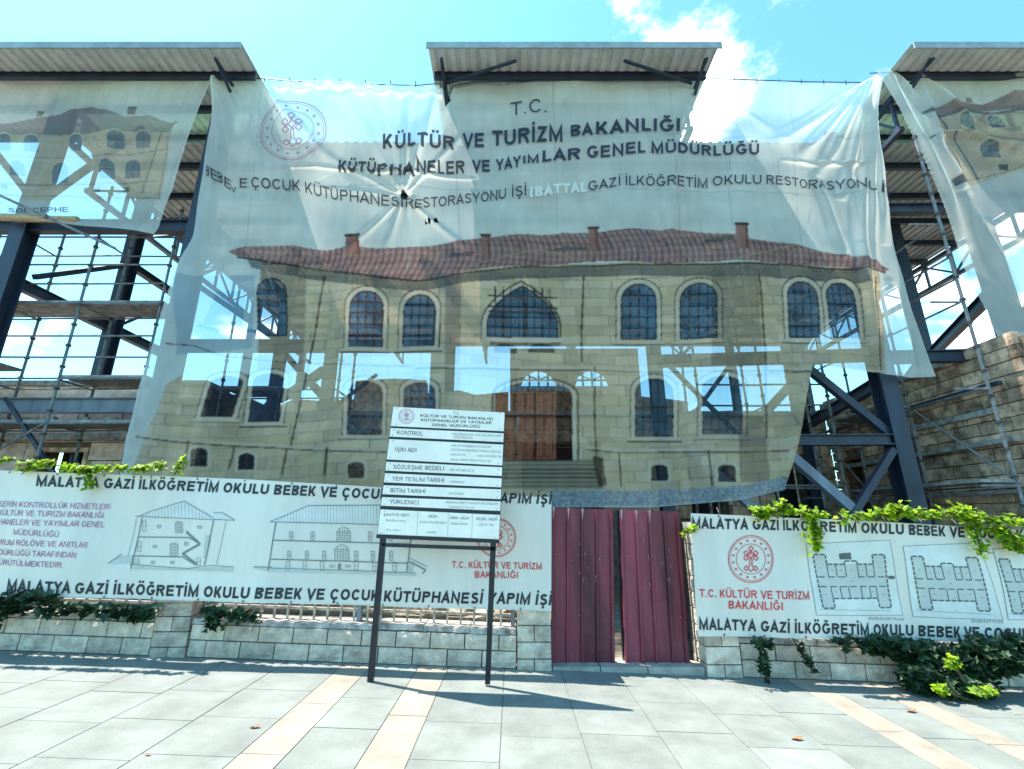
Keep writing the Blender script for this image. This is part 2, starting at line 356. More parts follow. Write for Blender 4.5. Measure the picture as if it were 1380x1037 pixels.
def _ribbon(pts, w):
    """mitred ribbon of quads along a polyline"""
    P = [Vector((a, b)) for a, b in pts]; closed = (P[0] - P[-1]).length < 1e-5; n = len(P); L_, R_ = [], []
    for i in range(n):
        if closed: a, c = P[(i - 1) % (n - 1)] if i else P[n - 2], P[(i + 1) % (n - 1)] if i < n - 1 else P[1]
        else: a, c = P[max(i - 1, 0)], P[min(i + 1, n - 1)]
        d0 = (P[i] - a); d1 = (c - P[i])
        if d0.length < 1e-6: d0 = d1
        if d1.length < 1e-6: d1 = d0
        d0 = d0.normalized(); d1 = d1.normalized(); n0 = Vector((-d0.y, d0.x)); n1 = Vector((-d1.y, d1.x)); m = n0 + n1
        m = n0 if m.length < .3 else m.normalized(); k = min(1 / max(.2, m.dot(n0)), 2.6)
        L_.append(P[i] + m * k * w / 2); R_.append(P[i] - m * k * w / 2)
    return [(L_[i], L_[i + 1], R_[i + 1], R_[i]) for i in range(n - 1)]
def glyphs(txt, bold):
    key = (txt, bold)
    if key in _G: return _G[key]
    w = .118 + bold * 3.1; vs = []; fs = []; x = 0
    base = {'İ': 'I', 'Ğ': 'G', 'Ş': 'S', 'Ö': 'O', 'Ü': 'U', 'Ç': 'C'}
    for ch in txt:
        b = base.get(ch, ch); adv = ADV.get(b, 600) / 716; sb = .03 if b in 'AVYT' else .085
        Wd = adv - 2 * sb; q = []
        for s_ in _strokes(b, Wd, w): q += _ribbon(s_, w)
        C = Wd / 2; d = w * .95
        def dot(cx, cy): q.append(tuple(Vector(p) for p in ((cx - d / 2, cy), (cx + d / 2, cy), (cx + d / 2, cy + d), (cx - d / 2, cy + d))))
        if ch == 'İ': dot(C, 1.10)
        if ch in 'ÖÜ': dot(C - .16, 1.10); dot(C + .16, 1.10)
        if ch == 'Ğ': q += _ribbon(_arc(C, 1.27, .17, .15, 190, 350, 6), w * .75)
        if ch in 'ŞÇ': q += _ribbon([(C, -.0), (C - .01, -.09), (C + .09, -.15), (C + .06, -.23), (C - .09, -.24)], w * .6)
        for f in q:
            k = len(vs); vs += [((x + sb + p[0]) * .682, p[1] * .682) for p in f]; fs.append((k, k + 1, k + 2, k + 3))
        x += adv * (1 + bold * .3)
    x0 = min(v[0] for v in vs); x1 = max(v[0] for v in vs); vs = [(a - x0, b_) for a, b_ in vs]
    _G[key] = (vs, fs, x1 - x0); return _G[key]

# ------------------------------------------------------------ ground and pavement
me = MB().quads([(-400, -300, gz(-400) * 0 - .35), (400, -300, -.35), (400, 900, -.35), (-400, 900, -.35)], [(0, 1, 2, 3)])
g = me.build('ground', M_soil); g['kind'] = 'structure'
gy0, gy1 = -6, 5.86
pv = MB().quads([(-16, gy0, gz(-16) - .007), (16, gy0, gz(16) - .007), (16, gy1, gz(16) - .007), (-16, gy1, gz(-16) - .007)], [(0, 1, 2, 3)]).build('pavement', M_joint)
pv['kind'] = 'structure'
yard = MB().quads([(-30, 5.95, gz(-30) - .05), (30, 5.95, gz(30) - .05), (30, 40, gz(30) + .1), (-30, 40, gz(-30) + .1)], [(0, 1, 2, 3)]).build('yard', M_soil); yard['kind'] = 'structure'
road = MB().quads([(-60, -20, gz(-60) - .2), (60, -20, gz(60) - .2), (60, -6, gz(60) - .2), (-60, -6, gz(-60) - .2)], [(0, 1, 2, 3)]).build('road', mat('asphalt', (.05, .05, .052), .9, .2, 10, .4)); road['kind'] = 'structure'
def slabmesh(m, nm='paving_slab'):
    b = MB(); b.hexa([(-.5, -.5, -.012), (.5, -.5, -.012), (.5, .5, -.012), (-.5, .5, -.012), (-.495, -.497, 0), (.495, -.497, 0), (.495, .497, 0), (-.495, .497, 0)])
    me = bpy.data.meshes.new(nm); me.from_pydata(b.v, [], b.f); me.materials.append(m); me.update(); return me
SL = {k: slabmesh(m) for k, m in (('n', M_slab), ('c', M_cream), ('g', M_slabg), ('w', M_slabw))}
strips = [(-1.84, -1.53), (-1.02, -.70), (3.0, 3.3), (3.75, 4.05)]
edges = [-8.2]
cols = []
def fill(a, b, w0):
    n = max(1, round((b - a) / w0)); return [(a + (b - a) * i / n, a + (b - a) * (i + 1) / n, 'n') for i in range(n)]
cols += fill(-8.2, -1.84, .62) + [(-1.84, -1.53, 'c')] + fill(-1.53, -1.02, .6) + [(-1.02, -.70, 'c')] + fill(-.70, 3.0, .62) + [(3.0, 3.3, 'c')] + fill(3.3, 3.75, .6) + [(3.75, 4.05, 'c')] + fill(4.05, 8.2, .62)
tilt = math.atan(.032)
for ci, (a, b, k) in enumerate(cols):
    yy = 5.84; stp = .62 if k == 'n' else .9
    yy2 = yy - stp * (.35 + .5 * ((ci * 37) % 10) / 10)
    seg = [(yy2, yy)]
    while yy2 > 2.2: seg.append((yy2 - stp, yy2)); yy2 -= stp
    for (q0, q1) in seg:
        if q1 - q0 < .02: continue
        kk = k
        mx_ = (a + b) / 2; my = (q0 + q1) / 2
        if k == 'n' and 1.75 < mx_ < 2.4 and 4.45 < my < 4.95: kk = 'g'
        if k == 'n' and 1.75 < mx_ < 2.4 and 3.4 < my < 4.4: kk = 'w'
        o = inst(SL[kk], 'paving_slab', pv, (mx_, my, gz(mx_) + random.uniform(-.0012, .0012)), (b - a - .003, q1 - q0 - .003, 1), (0, tilt, 0))

# ------------------------------------------------------------ low street wall
def low_wall(name, x0, x1, label, z_top=.345, cope=True, seed=1):
    r = random.Random(seed)
    e = empty(name, ((x0 + x1) / 2, 5.9, gz((x0 + x1) / 2)), label, 'wall')
    b = MB(); b.hexa([(x0, 5.835, gz(x0) - .3), (x1, 5.835, gz(x1) - .3), (x1, 6.08, gz(x1) - .3), (x0, 6.08, gz(x0) - .3), (x0, 5.835, gz(x0) + z_top - .01), (x1, 5.835, gz(x1) + z_top - .01), (x1, 6.08, gz(x1) + z_top - .01), (x0, 6.08, gz(x0) + z_top - .01)])
    b.build('wall_core', M_mortar, e)
    hs = [-.17, .0, .172, z_top - .012]
    for j in range(3):
        x = x0 - r.uniform(0, .3); z0, z1 = hs[j], hs[j + 1]
        x = x0 - (.19 if j % 2 else .0)
        while x < x1 - .04:
            w = .385; xa, xb = max(x, x0) + .004, min(x + w, x1) - .004
            if xb - xa > .04:
                cx = (xa + xb) / 2; dep = .09
                if j == 0 and r.random() < .12: dep = .06
                inst(r.choice(BLK), 'stone_block', e, (cx, 5.835 - .03 + dep / 2 - .03, gz(cx) + (z0 + z1) / 2), (xb - xa, dep + r.uniform(-.006, .01), z1 - z0 - .008), (0, tilt, 0))
            x += w
    if cope:
        n = 7; 
        for i in range(n):
            a = x0 + (x1 - x0) * i / n; c = x0 + (x1 - x0) * (i + 1) / n - .008; zt = z_top + r.uniform(.0, .012)
            k = MB(); m = 8; vs = []
            for q in range(m + 1):
                x = a + (c - a) * q / m; yf = 5.775 + r.uniform(-.006, .03); h = gz(x)
                vs += [(x, yf, h + zt - .012), (x, 6.13, h + zt - .012), (x, 6.13, h + zt + .045), (x, yf + .01, h + zt + .04 + r.uniform(-.008, .006))]
            fs = [(0, 1, 2, 3), tuple(4 * m + t for t in (3, 2, 1, 0))]
            for q in range(m):
                s0 = 4 * q
                for t in range(4): fs.append((s0 + t, s0 + 4 + t, s0 + 4 + (t + 1) % 4, s0 + (t + 1) % 4))
            k.quads(vs, fs).build('coping_stone', M_coping, e)
    return e
def pier(x0, x1, h, label, seed, group=None):
    r = random.Random(seed); xc = (x0 + x1) / 2; z0 = gz(xc) - .06
    e = empty('stone_pier', (xc, 5.95, gz(xc)), label, 'pier', group)
    MB().box(x0 + .03, x1 - .03, 5.8, 6.14, z0 - .3, gz(xc) + h - .01).build('pier_core', M_mortar, e)
    n = round((h + .06) / .172); hh = (h + .06) / n
    for j in range(n):
        zc = z0 + hh * (j + .5)
        if j % 2: parts = [(x0, x1)]
        else: parts = [(x0, x0 + (x1 - x0) * .5), (x0 + (x1 - x0) * .5, x1)]
        for a, b in parts:
            inst(r.choice(BLK), 'stone_block', e, ((a + b) / 2, 5.80, zc), (b - a - .008, .09, hh - .008))
        for sx, xx in ((1, x1 - .022), (-1, x0 + .022)):
            inst(r.choice(BLK), 'stone_block', e, (xx, 5.985, zc), (.27, .04, hh - .008), (0, 0, math.pi / 2 * sx))
    MB().box(x0 - .02, x1 + .02, 5.74, 6.18, gz(xc) + h, gz(xc) + h + .07).build('pier_cap', M_coping, e)
    return e
XP = [(-4.02, -3.62), (.055, .44), (2.14, 2.53)]
low_wall('street_wall', -8.4, -4.03, 'low split-face stone wall at the far left with dark vines over its top', seed=3)
low_wall('street_wall', -3.61, .05, 'low split-face stone wall behind the legs of the project sign', seed=4)
low_wall('street_wall', 2.54, 8.6, 'low split-face stone wall right of the maroon gate under dark vines', seed=5)
pier(*XP[0], .56, 'short stone pier with chipped blocks below the left drawing banner', 6)
pier(*XP[1], 1.62, 'stone pier just left of the maroon gate', 7)
pier(*XP[2], 1.55, 'tall stone pier just right of the maroon gate', 8)
# gate threshold
th = empty('gate_threshold', (1.3, 5.9, gz(1.3)), 'long grey stone step under the two maroon gate leaves', 'step')
for a, b in ((.45, .98), (.985, 1.5), (1.505, 2.13)):
    MB().box(a, b - .006, 5.80, 6.16, gz(1.3) - .08, gz(1.3) + .055).build('step_stone', mat('threshold_stone', (.36, .33, .29), .85, .15, 6, .3), th)

# ------------------------------------------------------------ iron railing behind the boards
def railing(x0, x1, label):
    e = empty('iron_railing', ((x0 + x1) / 2, 5.97, gz((x0 + x1) / 2) + .44), label, 'railing')
    for z in (.49, 1.2, 1.5):
        MB().hexa([(x0, 5.955, gz(x0) + z), (x1, 5.955, gz(x1) + z), (x1, 5.985, gz(x1) + z), (x0, 5.985, gz(x0) + z), (x0, 5.955, gz(x0) + z + .03), (x1, 5.955, gz(x1) + z + .03), (x1, 5.985, gz(x1) + z + .03), (x0, 5.985, gz(x0) + z + .03)]).build('rail', M_rust, e)
    bm = MB().box(-.011, .011, -.011, .011, 0, 1); me = bpy.data.meshes.new('baluster'); me.from_pydata(bm.v, [], bm.f); me.materials.append(M_rust)
    x = x0 + .06
    while x < x1 - .05:
        inst(me, 'baluster', e, (x, 5.94, gz(x) + .385), (1, 1, 1.18)); x += .155
    for x in (x0 + .03, (x0 + x1) / 2, x1 - .03):
        MB().box(x - .025, x + .025, 5.93, 6.01, gz(x) + .38, gz(x) + 1.56).build('railing_post', M_steelL, e)
railing(-3.6, .04, 'rusty pale iron railing between the left drawing banner and the low wall')
railing(-8.3, -4.04, 'iron railing behind the vine leaves at the far left')
railing(2.55, 8.5, 'iron railing hidden behind the floor plan banner')

# rubble behind the railing
def rock(loc, s, seed, label):
    r = random.Random(seed); bm = bmesh.new(); bmesh.ops.create_icosphere(bm, subdivisions=2, radius=1)
    for v in bm.verts:
        q = 1 + r.uniform(-.2, .2); v.co = Vector((max(-.72, min(.72, v.co.x * q)), max(-.72, min(.72, v.co.y * q)), max(-.6, min(.6, v.co.z * q))))
    me = bpy.data.meshes.new('rubble_stone'); bm.to_mesh(me); bm.free(); me.materials.append(M_rock)
    o = bpy.data.objects.new('rubble_stone', me); COL.objects.link(o); o.location = loc; o.scale = s; o.rotation_euler = (r.uniform(-.3, .3), r.uniform(-.3, .3), r.uniform(0, 3))
    return setp(o, label, 'rubble', 'rubble stones heaped behind the railing')
xs = -3.45
k = 0
while xs < .1:
    rz = random.uniform(.10, .24)
    rock((xs, 6.5 + random.uniform(-.08, .2), gz(xs) + .42 + random.uniform(-.05, .08)), (rz * 1.35, rz, rz * .9), 100 + k, 'broken tan stone in the rubble heap behind the railing, seen under the left banner')
    rock((xs + .1, 6.75, gz(xs) + .2), (rz * 1.6, rz * 1.2, rz * 1.2), 200 + k, 'broken tan stone in the rubble heap behind the railing, seen under the left banner')
    xs += rz * 1.5; k += 1
# earth bank the rubble lies on
b = MB(); b.hexa([(-3.9, 6.15, -.2), (.6, 6.15, -.3), (.6, 8.2, -.3), (-3.9, 8.2, -.2), (-3.9, 6.3, gz(-3.9) + .4), (.6, 6.3, gz(.6) + .4), (.6, 7.9, gz(.6) + .42), (-3.9, 7.9, gz(-3.9) + .42)])
setp(b.build('earth_bank', M_soil), kind='structure')

# ------------------------------------------------------------ gate
def gate(name, corners, Y, label, ribs, seed):
    (tl, tr, br, bl) = [U(*c, Y) for c in corners]
    xc = (bl.x + br.x) / 2; zc = min(bl.z, br.z)
    e = empty(name, (xc, Y, zc), label, 'gate', 'maroon gate leaves')
    def P(u, v, d): 
        p = (tl * (1 - u) + tr * u) * v + (bl * (1 - u) + br * u) * (1 - v); return (p.x, Y - d, p.z)
    prof = [(0, 0)]
    for rr in ribs:
        prof += [(rr - .030, 0), (rr - .016, .028), (rr + .016, .028), (rr + .030, 0)]
    prof += [(1, 0)]
    prof = [p for p in prof if 0 <= p[0] <= 1]
    NV = 10; vs = []; fs = []
    for j in range(NV + 1):
        for (u, d) in prof: vs.append(P(u, j / NV, d + .004 * math.sin(j * 1.3 + u * 7 + seed)))
    m = len(prof)
    for j in range(NV):
        for i in range(m - 1): fs.append((j * m + i, j * m + i + 1, (j + 1) * m + i + 1, (j + 1) * m + i))
    o = MB().quads(vs, fs).build('corrugated_sheet', M_gate, e)
    sm = o.modifiers.new('t', 'SOLIDIFY'); sm.thickness = .003
    f = MB()
    for v in (.06, .36, .66, .95): f.bar(Vector(P(-.0, v, -.03)), Vector(P(1.0, v, -.03)), .04, .04)
    f.build('gate_frame', M_black, e)
    for v in (.31, .69):
        for u in (.1, .44, .5 + .4):
            s_ = MB(); p = Vector(P(u + random.uniform(-.03, .03), v, .008)); s_.tube([p, p + Vector((0, -.008, 0))], .008, 6); s_.build('screw', M_galv, e)
    rs = random.Random(seed + 50)
    for v in (.2, .84):
        p = Vector(P(.0 if seed == 1 else 1.0, v, .0)); sx = -.035 if seed == 1 else .035
        hg = MB().box(min(p.x, p.x + sx), max(p.x, p.x + sx), Y - .02, Y + .04, p.z - .05, p.z + .05); hg.tube([(p.x + sx / 2, Y - .025, p.z - .06), (p.x + sx / 2, Y - .025, p.z + .06)], .012, 6).build('hinge', M_black, e)
    d = Draw()
    for _ in range(26):
        u, v = rs.uniform(.05, .95), rs.uniform(.02, .95); a = rs.uniform(.002, .006); h_ = rs.uniform(.004, .03); d.poly([(u, v), (u + a, v + .002), (u + a * .8, v - h_), (u + .001, v - h_ * .8)])
    d.build('wear_mark', lambda u, v: P(u, v, .034), mat('faded_maroon', (.30, .10, .12), .6, .2, 9, 0), e)['kind'] = 'stuff'
    d = Draw()
    for rr in ribs[:3]:
        d.poly([(rr - .012, 1.0), (rr + .022, 1.0), (rr + .004, .915)])
    for _ in range(9):
        u, v = random.uniform(.3, .8), random.uniform(.5, .85); l = random.uniform(.01, .04); d.poly([(u, v), (u + .008, v), (u + .006 + random.uniform(-.03, .03), v - l)])
    d.build('scratch', lambda u, v: P(u, v, .0365), M_scratch, e)['kind'] = 'stuff'
gate('metal_gate', [(744, 684), (826, 687), (829, 901), (742, 898)], 5.98, 'left maroon corrugated sheet gate leaf, next to the left banner', (.02, .26, .49, .73, .965), 1)
gate('metal_gate', [(834.5, 687), (915, 690), (930.5, 902), (842.5, 902)], 5.98, 'right maroon corrugated sheet gate leaf, slightly tilted, next to the pier', (.02, .27, .49, .74, .95), 2)
gp = empty('gate_post', (1.33, 6.05, gz(1.33)), 'black steel post standing in the gap between the two gate leaves', 'post')
MB().box(1.285, 1.42, 6.04, 6.10, gz(1.3), 1.70).build('post', M_black, gp)
MB().box(1.31, 1.405, 6.03, 6.11, 1.705, 1.715).build('post_cap', M_black, gp)
gp = empty('gate_post', (2.1, 6.05, gz(2.1)), 'black steel post between the right gate leaf and the stone pier', 'post')
MB().box(2.06, 2.11, 6.06, 6.11, gz(2.1), 1.62).build('post', M_black, gp)
MB().box(2.055, 2.115, 6.055, 6.115, 1.622, 1.632).build('post_cap', M_black, gp)

# ------------------------------------------------------------ printed boards on the fence
YB = 5.70
def sag(x, z): return .018 * math.sin(x * 3.1 + z * 2) + .010 * math.sin(x * 7.3 + 1 + z) + .007 * math.sin(z * 7 + x * 2) + .004 * math.sin(x * 13 - z * 4) * math.sin(x * 1.7)
def BP(off):
    def fn(px, py):
        p = U(px, py, YB); return (p.x, YB - off + sag(p.x, p.z), p.z)
    return fn
def board(name, pts_top, pts_bot, label):
    """top and bottom edges as polylines (px), same count"""
    e = None; a = U(*pts_top[0], YB); b = U(*pts_bot[-1], YB)
    e = empty(name, ((a.x + b.x) / 2, YB, b.z), label, 'banner')
    NX, NZ = 180, 24; vs = []; fs = []
    def lerp(pts, t):
        q = t * (len(pts) - 1); i = min(int(q), len(pts) - 2); f = q - i
        return (pts[i][0] * (1 - f) + pts[i + 1][0] * f, pts[i][1] * (1 - f) + pts[i + 1][1] * f)
    for j in range(NZ + 1):
        for i in range(NX + 1):
            t = lerp(pts_top, i / NX); bb = lerp(pts_bot, i / NX); v = j / NZ
            vs.append(BP(0)(t[0] * (1 - v) + bb[0] * v, t[1] * (1 - v) + bb[1] * v))
    W_ = NX + 1
    for j in range(NZ):
        for i in range(NX): fs.append((j * W_ + i, (j + 1) * W_ + i, (j + 1) * W_ + i + 1, j * W_ + i + 1))
    o = MB().quads(vs, fs).build('vinyl_sheet', M_board, e, smooth=True)
    h = Draw()
    tp = [lerp(pts_top, i / 40) for i in range(41)]; bt = [lerp(pts_bot, i / 40) for i in range(41)]
    h.path([(x, y + 1) for x, y in tp], 1.1); h.build('hem', BP(.004), M_greyll, e); h = Draw(); h.path([(x, y - 1) for x, y in bt], 1.1)
    h.build('hem', BP(.004), M_greyll, e)
    for i in range(2, 40, 3):
        for (pts, dy, up) in ((tp, 2.2, .10), (bt, -2.2, -.07)):
            q = Vector(BP(.006)(pts[i][0], pts[i][1] + dy)); t_ = MB().tube([q + Vector((0, 0, -.01)), q + Vector((.004, -.006, up * .5)), q + Vector((.01, .05, up))], .0035, 4).build('tie', M_steelL, e); MB().tube([q, q + Vector((0, -.004, 0))], .011, 8).build('eyelet', M_galv, t_)
    return e
bl_ = board('drawing_banner', [(-90, 631), (330, 646), (743, 671)], [(-90, 800), (330, 812), (743, 824)], 'long white banner with building section drawings on the fence left of the gate')
br_ = board('drawing_banner', [(930, 692), (1180, 703), (1400, 716), (1640, 735)], [(941, 858), (1180, 862), (1400, 868), (1640, 877)], 'long white banner with floor plans on the fence right of the gate')
# lettering, word by word along the photographed lines
def line_words(d, words, bold=.02, cap=14, lean=0):
    for (t, x0, y0, x1, y1) in words: d.word(t, x0, y0, x1, y1, cap, bold, lean)
def spread(d, text, xs, ys, cap, bold, lean):
    """a long line laid on a polyline baseline; character widths keep their proportions"""
    vs, fs, w = glyphs(text, bold); k = len(d.v)
    for gx, gy in vs:
        x = xs[0] + (xs[-1] - xs[0]) * gx / w; y = float(np.interp(x, xs, ys)); h = gy / .682 * cap
        d.v.append((x + lean * h, y - h))
    d.f += [tuple(k + i for i in f) for f in fs]
LONG = 'MALATYA GAZİ İLKÖĞRETİM OKULU BEBEK VE ÇOCUK KÜTÜPHANESİ YAPIM İŞİ'
d = Draw(); spread(d, LONG, [51, 200, 400, 520, 742], [655.5, 660, 668, 673.5, 680], 13.5, .032, .16); d.build('lettering', BP(.006), M_ink, bl_)
d = Draw(); spread(d, LONG, [9, 200, 400, 742], [797, 803, 808, 816], 15, .032, .14); d.build('lettering', BP(.006), M_ink, bl_)
d = Draw()
for t, x0, x1, y in (('SERİN KONTROLLÜK HİZMETLERİ', -2, 147, 683.5), ('KÜLTÜR VE TURİZM BAKANLIĞI', -2, 138, 695), ('HANELER VE YAYIMLAR GENEL', -1, 140, 707.5), ('MÜDÜRLÜĞÜ', 21, 80, 721), ('RUM RÖLÖVE VE ANITLAR', 1, 119, 735), ('DÜRLÜĞÜ TARAFINDAN', -2, 104, 748.5), ('ÜRÜTÜLMEKTEDİR.', -3, 86, 762)):
    d.word(t, x0, y - .5, x1, y + 3.5, 7.5, .004, .15)
d.build('lettering', BP(.006), M_mag, bl_)
d = Draw(); d.word('T.C. KÜLTÜR VE TURİZM', 609, 765.5, 730, 768, 9, .018, .0); d.word('BAKANLIĞI', 640, 779, 698, 780, 9, .018, 0); d.build('lettering', BP(.006), M_red, bl_)
d = Draw(); d.emblem(669, 725, 26, 26, 1.3); d.build('emblem', BP(.006), M_red, bl_)
# section drawing 1 (crop pixels -> photo pixels)
def c3(x, y): return (x / 3.45, 600 + y / 3.45)
def P3(*a): return [c3(a[i], a[i + 1]) for i in range(0, len(a), 2)]
d = Draw()
d.poly(P3(640, 335, 690, 310, 865, 262, 1010, 345, 1010, 348, 655, 338)); d.poly(P3(960, 312, 1030, 312, 1092, 348, 1010, 348))
d.poly(P3(505, 555, 565, 518, 610, 518, 600, 578, 610, 590)); 
d.build('drawing', BP(.004), M_greyll, bl_)
d = Draw(); d.poly(P3(505, 545, 565, 516, 612, 516, 600, 552, 520, 556)); d.poly(P3(600, 570, 640, 560, 880, 575, 1090, 565, 1090, 588, 880, 583, 620, 578))
d.poly(P3(958, 420, 975, 420, 962, 525, 945, 525)); d.build('drawing', BP(.0055), M_greyl, bl_)
d = Draw(); w = .8
d.path(P3(630, 335, 690, 312, 865, 262, 1010, 348, 620, 330), w); d.path(P3(1000, 315, 1040, 315, 1095, 348), w); d.path(P3(1010, 346, 1098, 350), w)
d.path(P3(652, 338, 605, 575), w * 1.6); d.path(P3(626, 338, 590, 520), w * .7); d.path(P3(998, 350, 950, 560), w * 1.6); d.path(P3(1058, 352, 1008, 555), w * .7)
d.path(P3(635, 428, 880, 430, 930, 460), w * 1.8); d.path(P3(610, 516, 850, 520, 910, 558), w * 1.8); d.path(P3(600, 555, 870, 574, 990, 560, 1092, 566), w)
d.path(P3(505, 550, 560, 508), w * 1.4); d.path(P3(870, 405, 930, 460, 850, 505, 915, 555), 2.6)
for i in range(8): d.path(P3(872 + i * 7, 408 + i * 6.6, 872 + i * 7, 396 + i * 6.6), .6)
for i in range(22):
    x = 660 + i * 16; yt = 262 + abs(865 - x) * (.30 if x < 865 else .58); d.path(P3(x, min(340, yt + 2), x, 342), .35)
for (x0, y0, x1, y1) in ((655, 352, 672, 402), (632, 448, 648, 495), (730, 372, 746, 386), (922, 376, 940, 388), (708, 466, 724, 478), (860, 452, 876, 466), (700, 540, 716, 552), (795, 540, 812, 552), (615, 530, 640, 552), (916, 525, 932, 560)):
    p, q = c3(x0, y0), c3(x1, y1); d.rect(p[0], p[1], q[0], q[1], .6); d.line(p[0], (p[1] + q[1]) / 2, q[0], (p[1] + q[1]) / 2, .5)
for cx, y0, y1, r in ((836, 352, 408, 16), (810, 452, 516, 18)):
    p, q = c3(cx - r, y0 + 8), c3(cx + r, y1); d.rect(p[0], p[1], q[0], q[1], .7)
    for t in (.25, .5, .75): d.line(p[0] + (q[0] - p[0]) * t, p[1] - 2, p[0] + (q[0] - p[0]) * t, q[1], .5); d.line(p[0], p[1] + (q[1] - p[1]) * t, q[0], p[1] + (q[1] - p[1]) * t, .5)
d.build('drawing', BP(.007), M_grey, bl_)
# long section drawing 2
d = Draw(); d.poly([(364, 703), (413, 682.5), (520, 682), (560, 708), (470, 706)]); d.build('drawing', BP(.004), M_greyll, bl_)
d = Draw(); d.poly([(343, 764), (366, 765), (560, 771), (562, 776), (366, 771), (343, 766.5)]); d.poly([(548, 757), (560, 757), (554, 776), (548, 776)]); d.build('drawing', BP(.0055), M_greyl, bl_)
d = Draw(); d.path([(364, 703), (416, 681.5), (520, 681), (562, 708)], .9); d.path([(364, 703.5), (470, 706), (562, 709)], 1.0)
for i in range(44):
    x = 374 + i * 4.2; yt = 682 + max(0, (414 - x) * .42) + max(0, (x - 520) * .62); d.line(x, min(yt, 704), x, 704 + (x - 374) * .02, .35)
d.path([(371, 704), (361, 770)], 1.5); d.path([(556, 709), (549, 771)], 1.4)
d.path([(368, 728.5), (552, 733)], 1.5); d.path([(365, 754), (550, 759)], 1.5); d.path([(361, 766), (560, 772)], .8); d.path([(343, 764), (366, 765)], 1.2)
d.path([(552, 757), (574, 768), (570, 773)], 1.8); d.path([(552, 752), (576, 764)], .8)
for x in (392, 421, 499, 527): d.rect(x - 2.2, 717, x + 2.6, 729, .6); d.line(x, 717, x, 729, .5); d.line(x - 2, 723, x + 2.6, 723, .5)
for x in (389, 413, 437, 480, 503, 528): d.rect(x - 2.2, 743 , x + 2.4, 755.5, .6); d.line(x, 743, x, 755, .5); d.line(x - 2, 749, x + 2.4, 749, .5)
for x in (387, 410, 434, 480, 505, 533): d.rect(x - 2.4, 757.5, x + 2.4, 769, .6); d.line(x - 2, 763, x + 2.4, 763, .5)
for (x0, y0, x1, y1) in ((454, 713, 472, 730), (451, 737, 470, 756)):
    d.rect(x0, y0 + 4, x1, y1, .7); d.path([(x0, y0 + 4), (x0 + 3, y0), ((x0 + x1) / 2, y0 - 3), (x1 - 3, y0), (x1, y0 + 4)], .7)
    for t in (.2, .4, .6, .8): d.line(x0 + (x1 - x0) * t, y0 - 1, x0 + (x1 - x0) * t, y1, .5); d.line(x0, y0 + 4 + (y1 - y0 - 4) * t, x1, y0 + 4 + (y1 - y0 - 4) * t, .5)
for x in (444, 448, 465, 469): d.rect(x, 762, x + 3, 765, .5)
d.path([(457, 760), (457, 768)], 4)
d.build('drawing', BP(.007), M_grey, bl_)
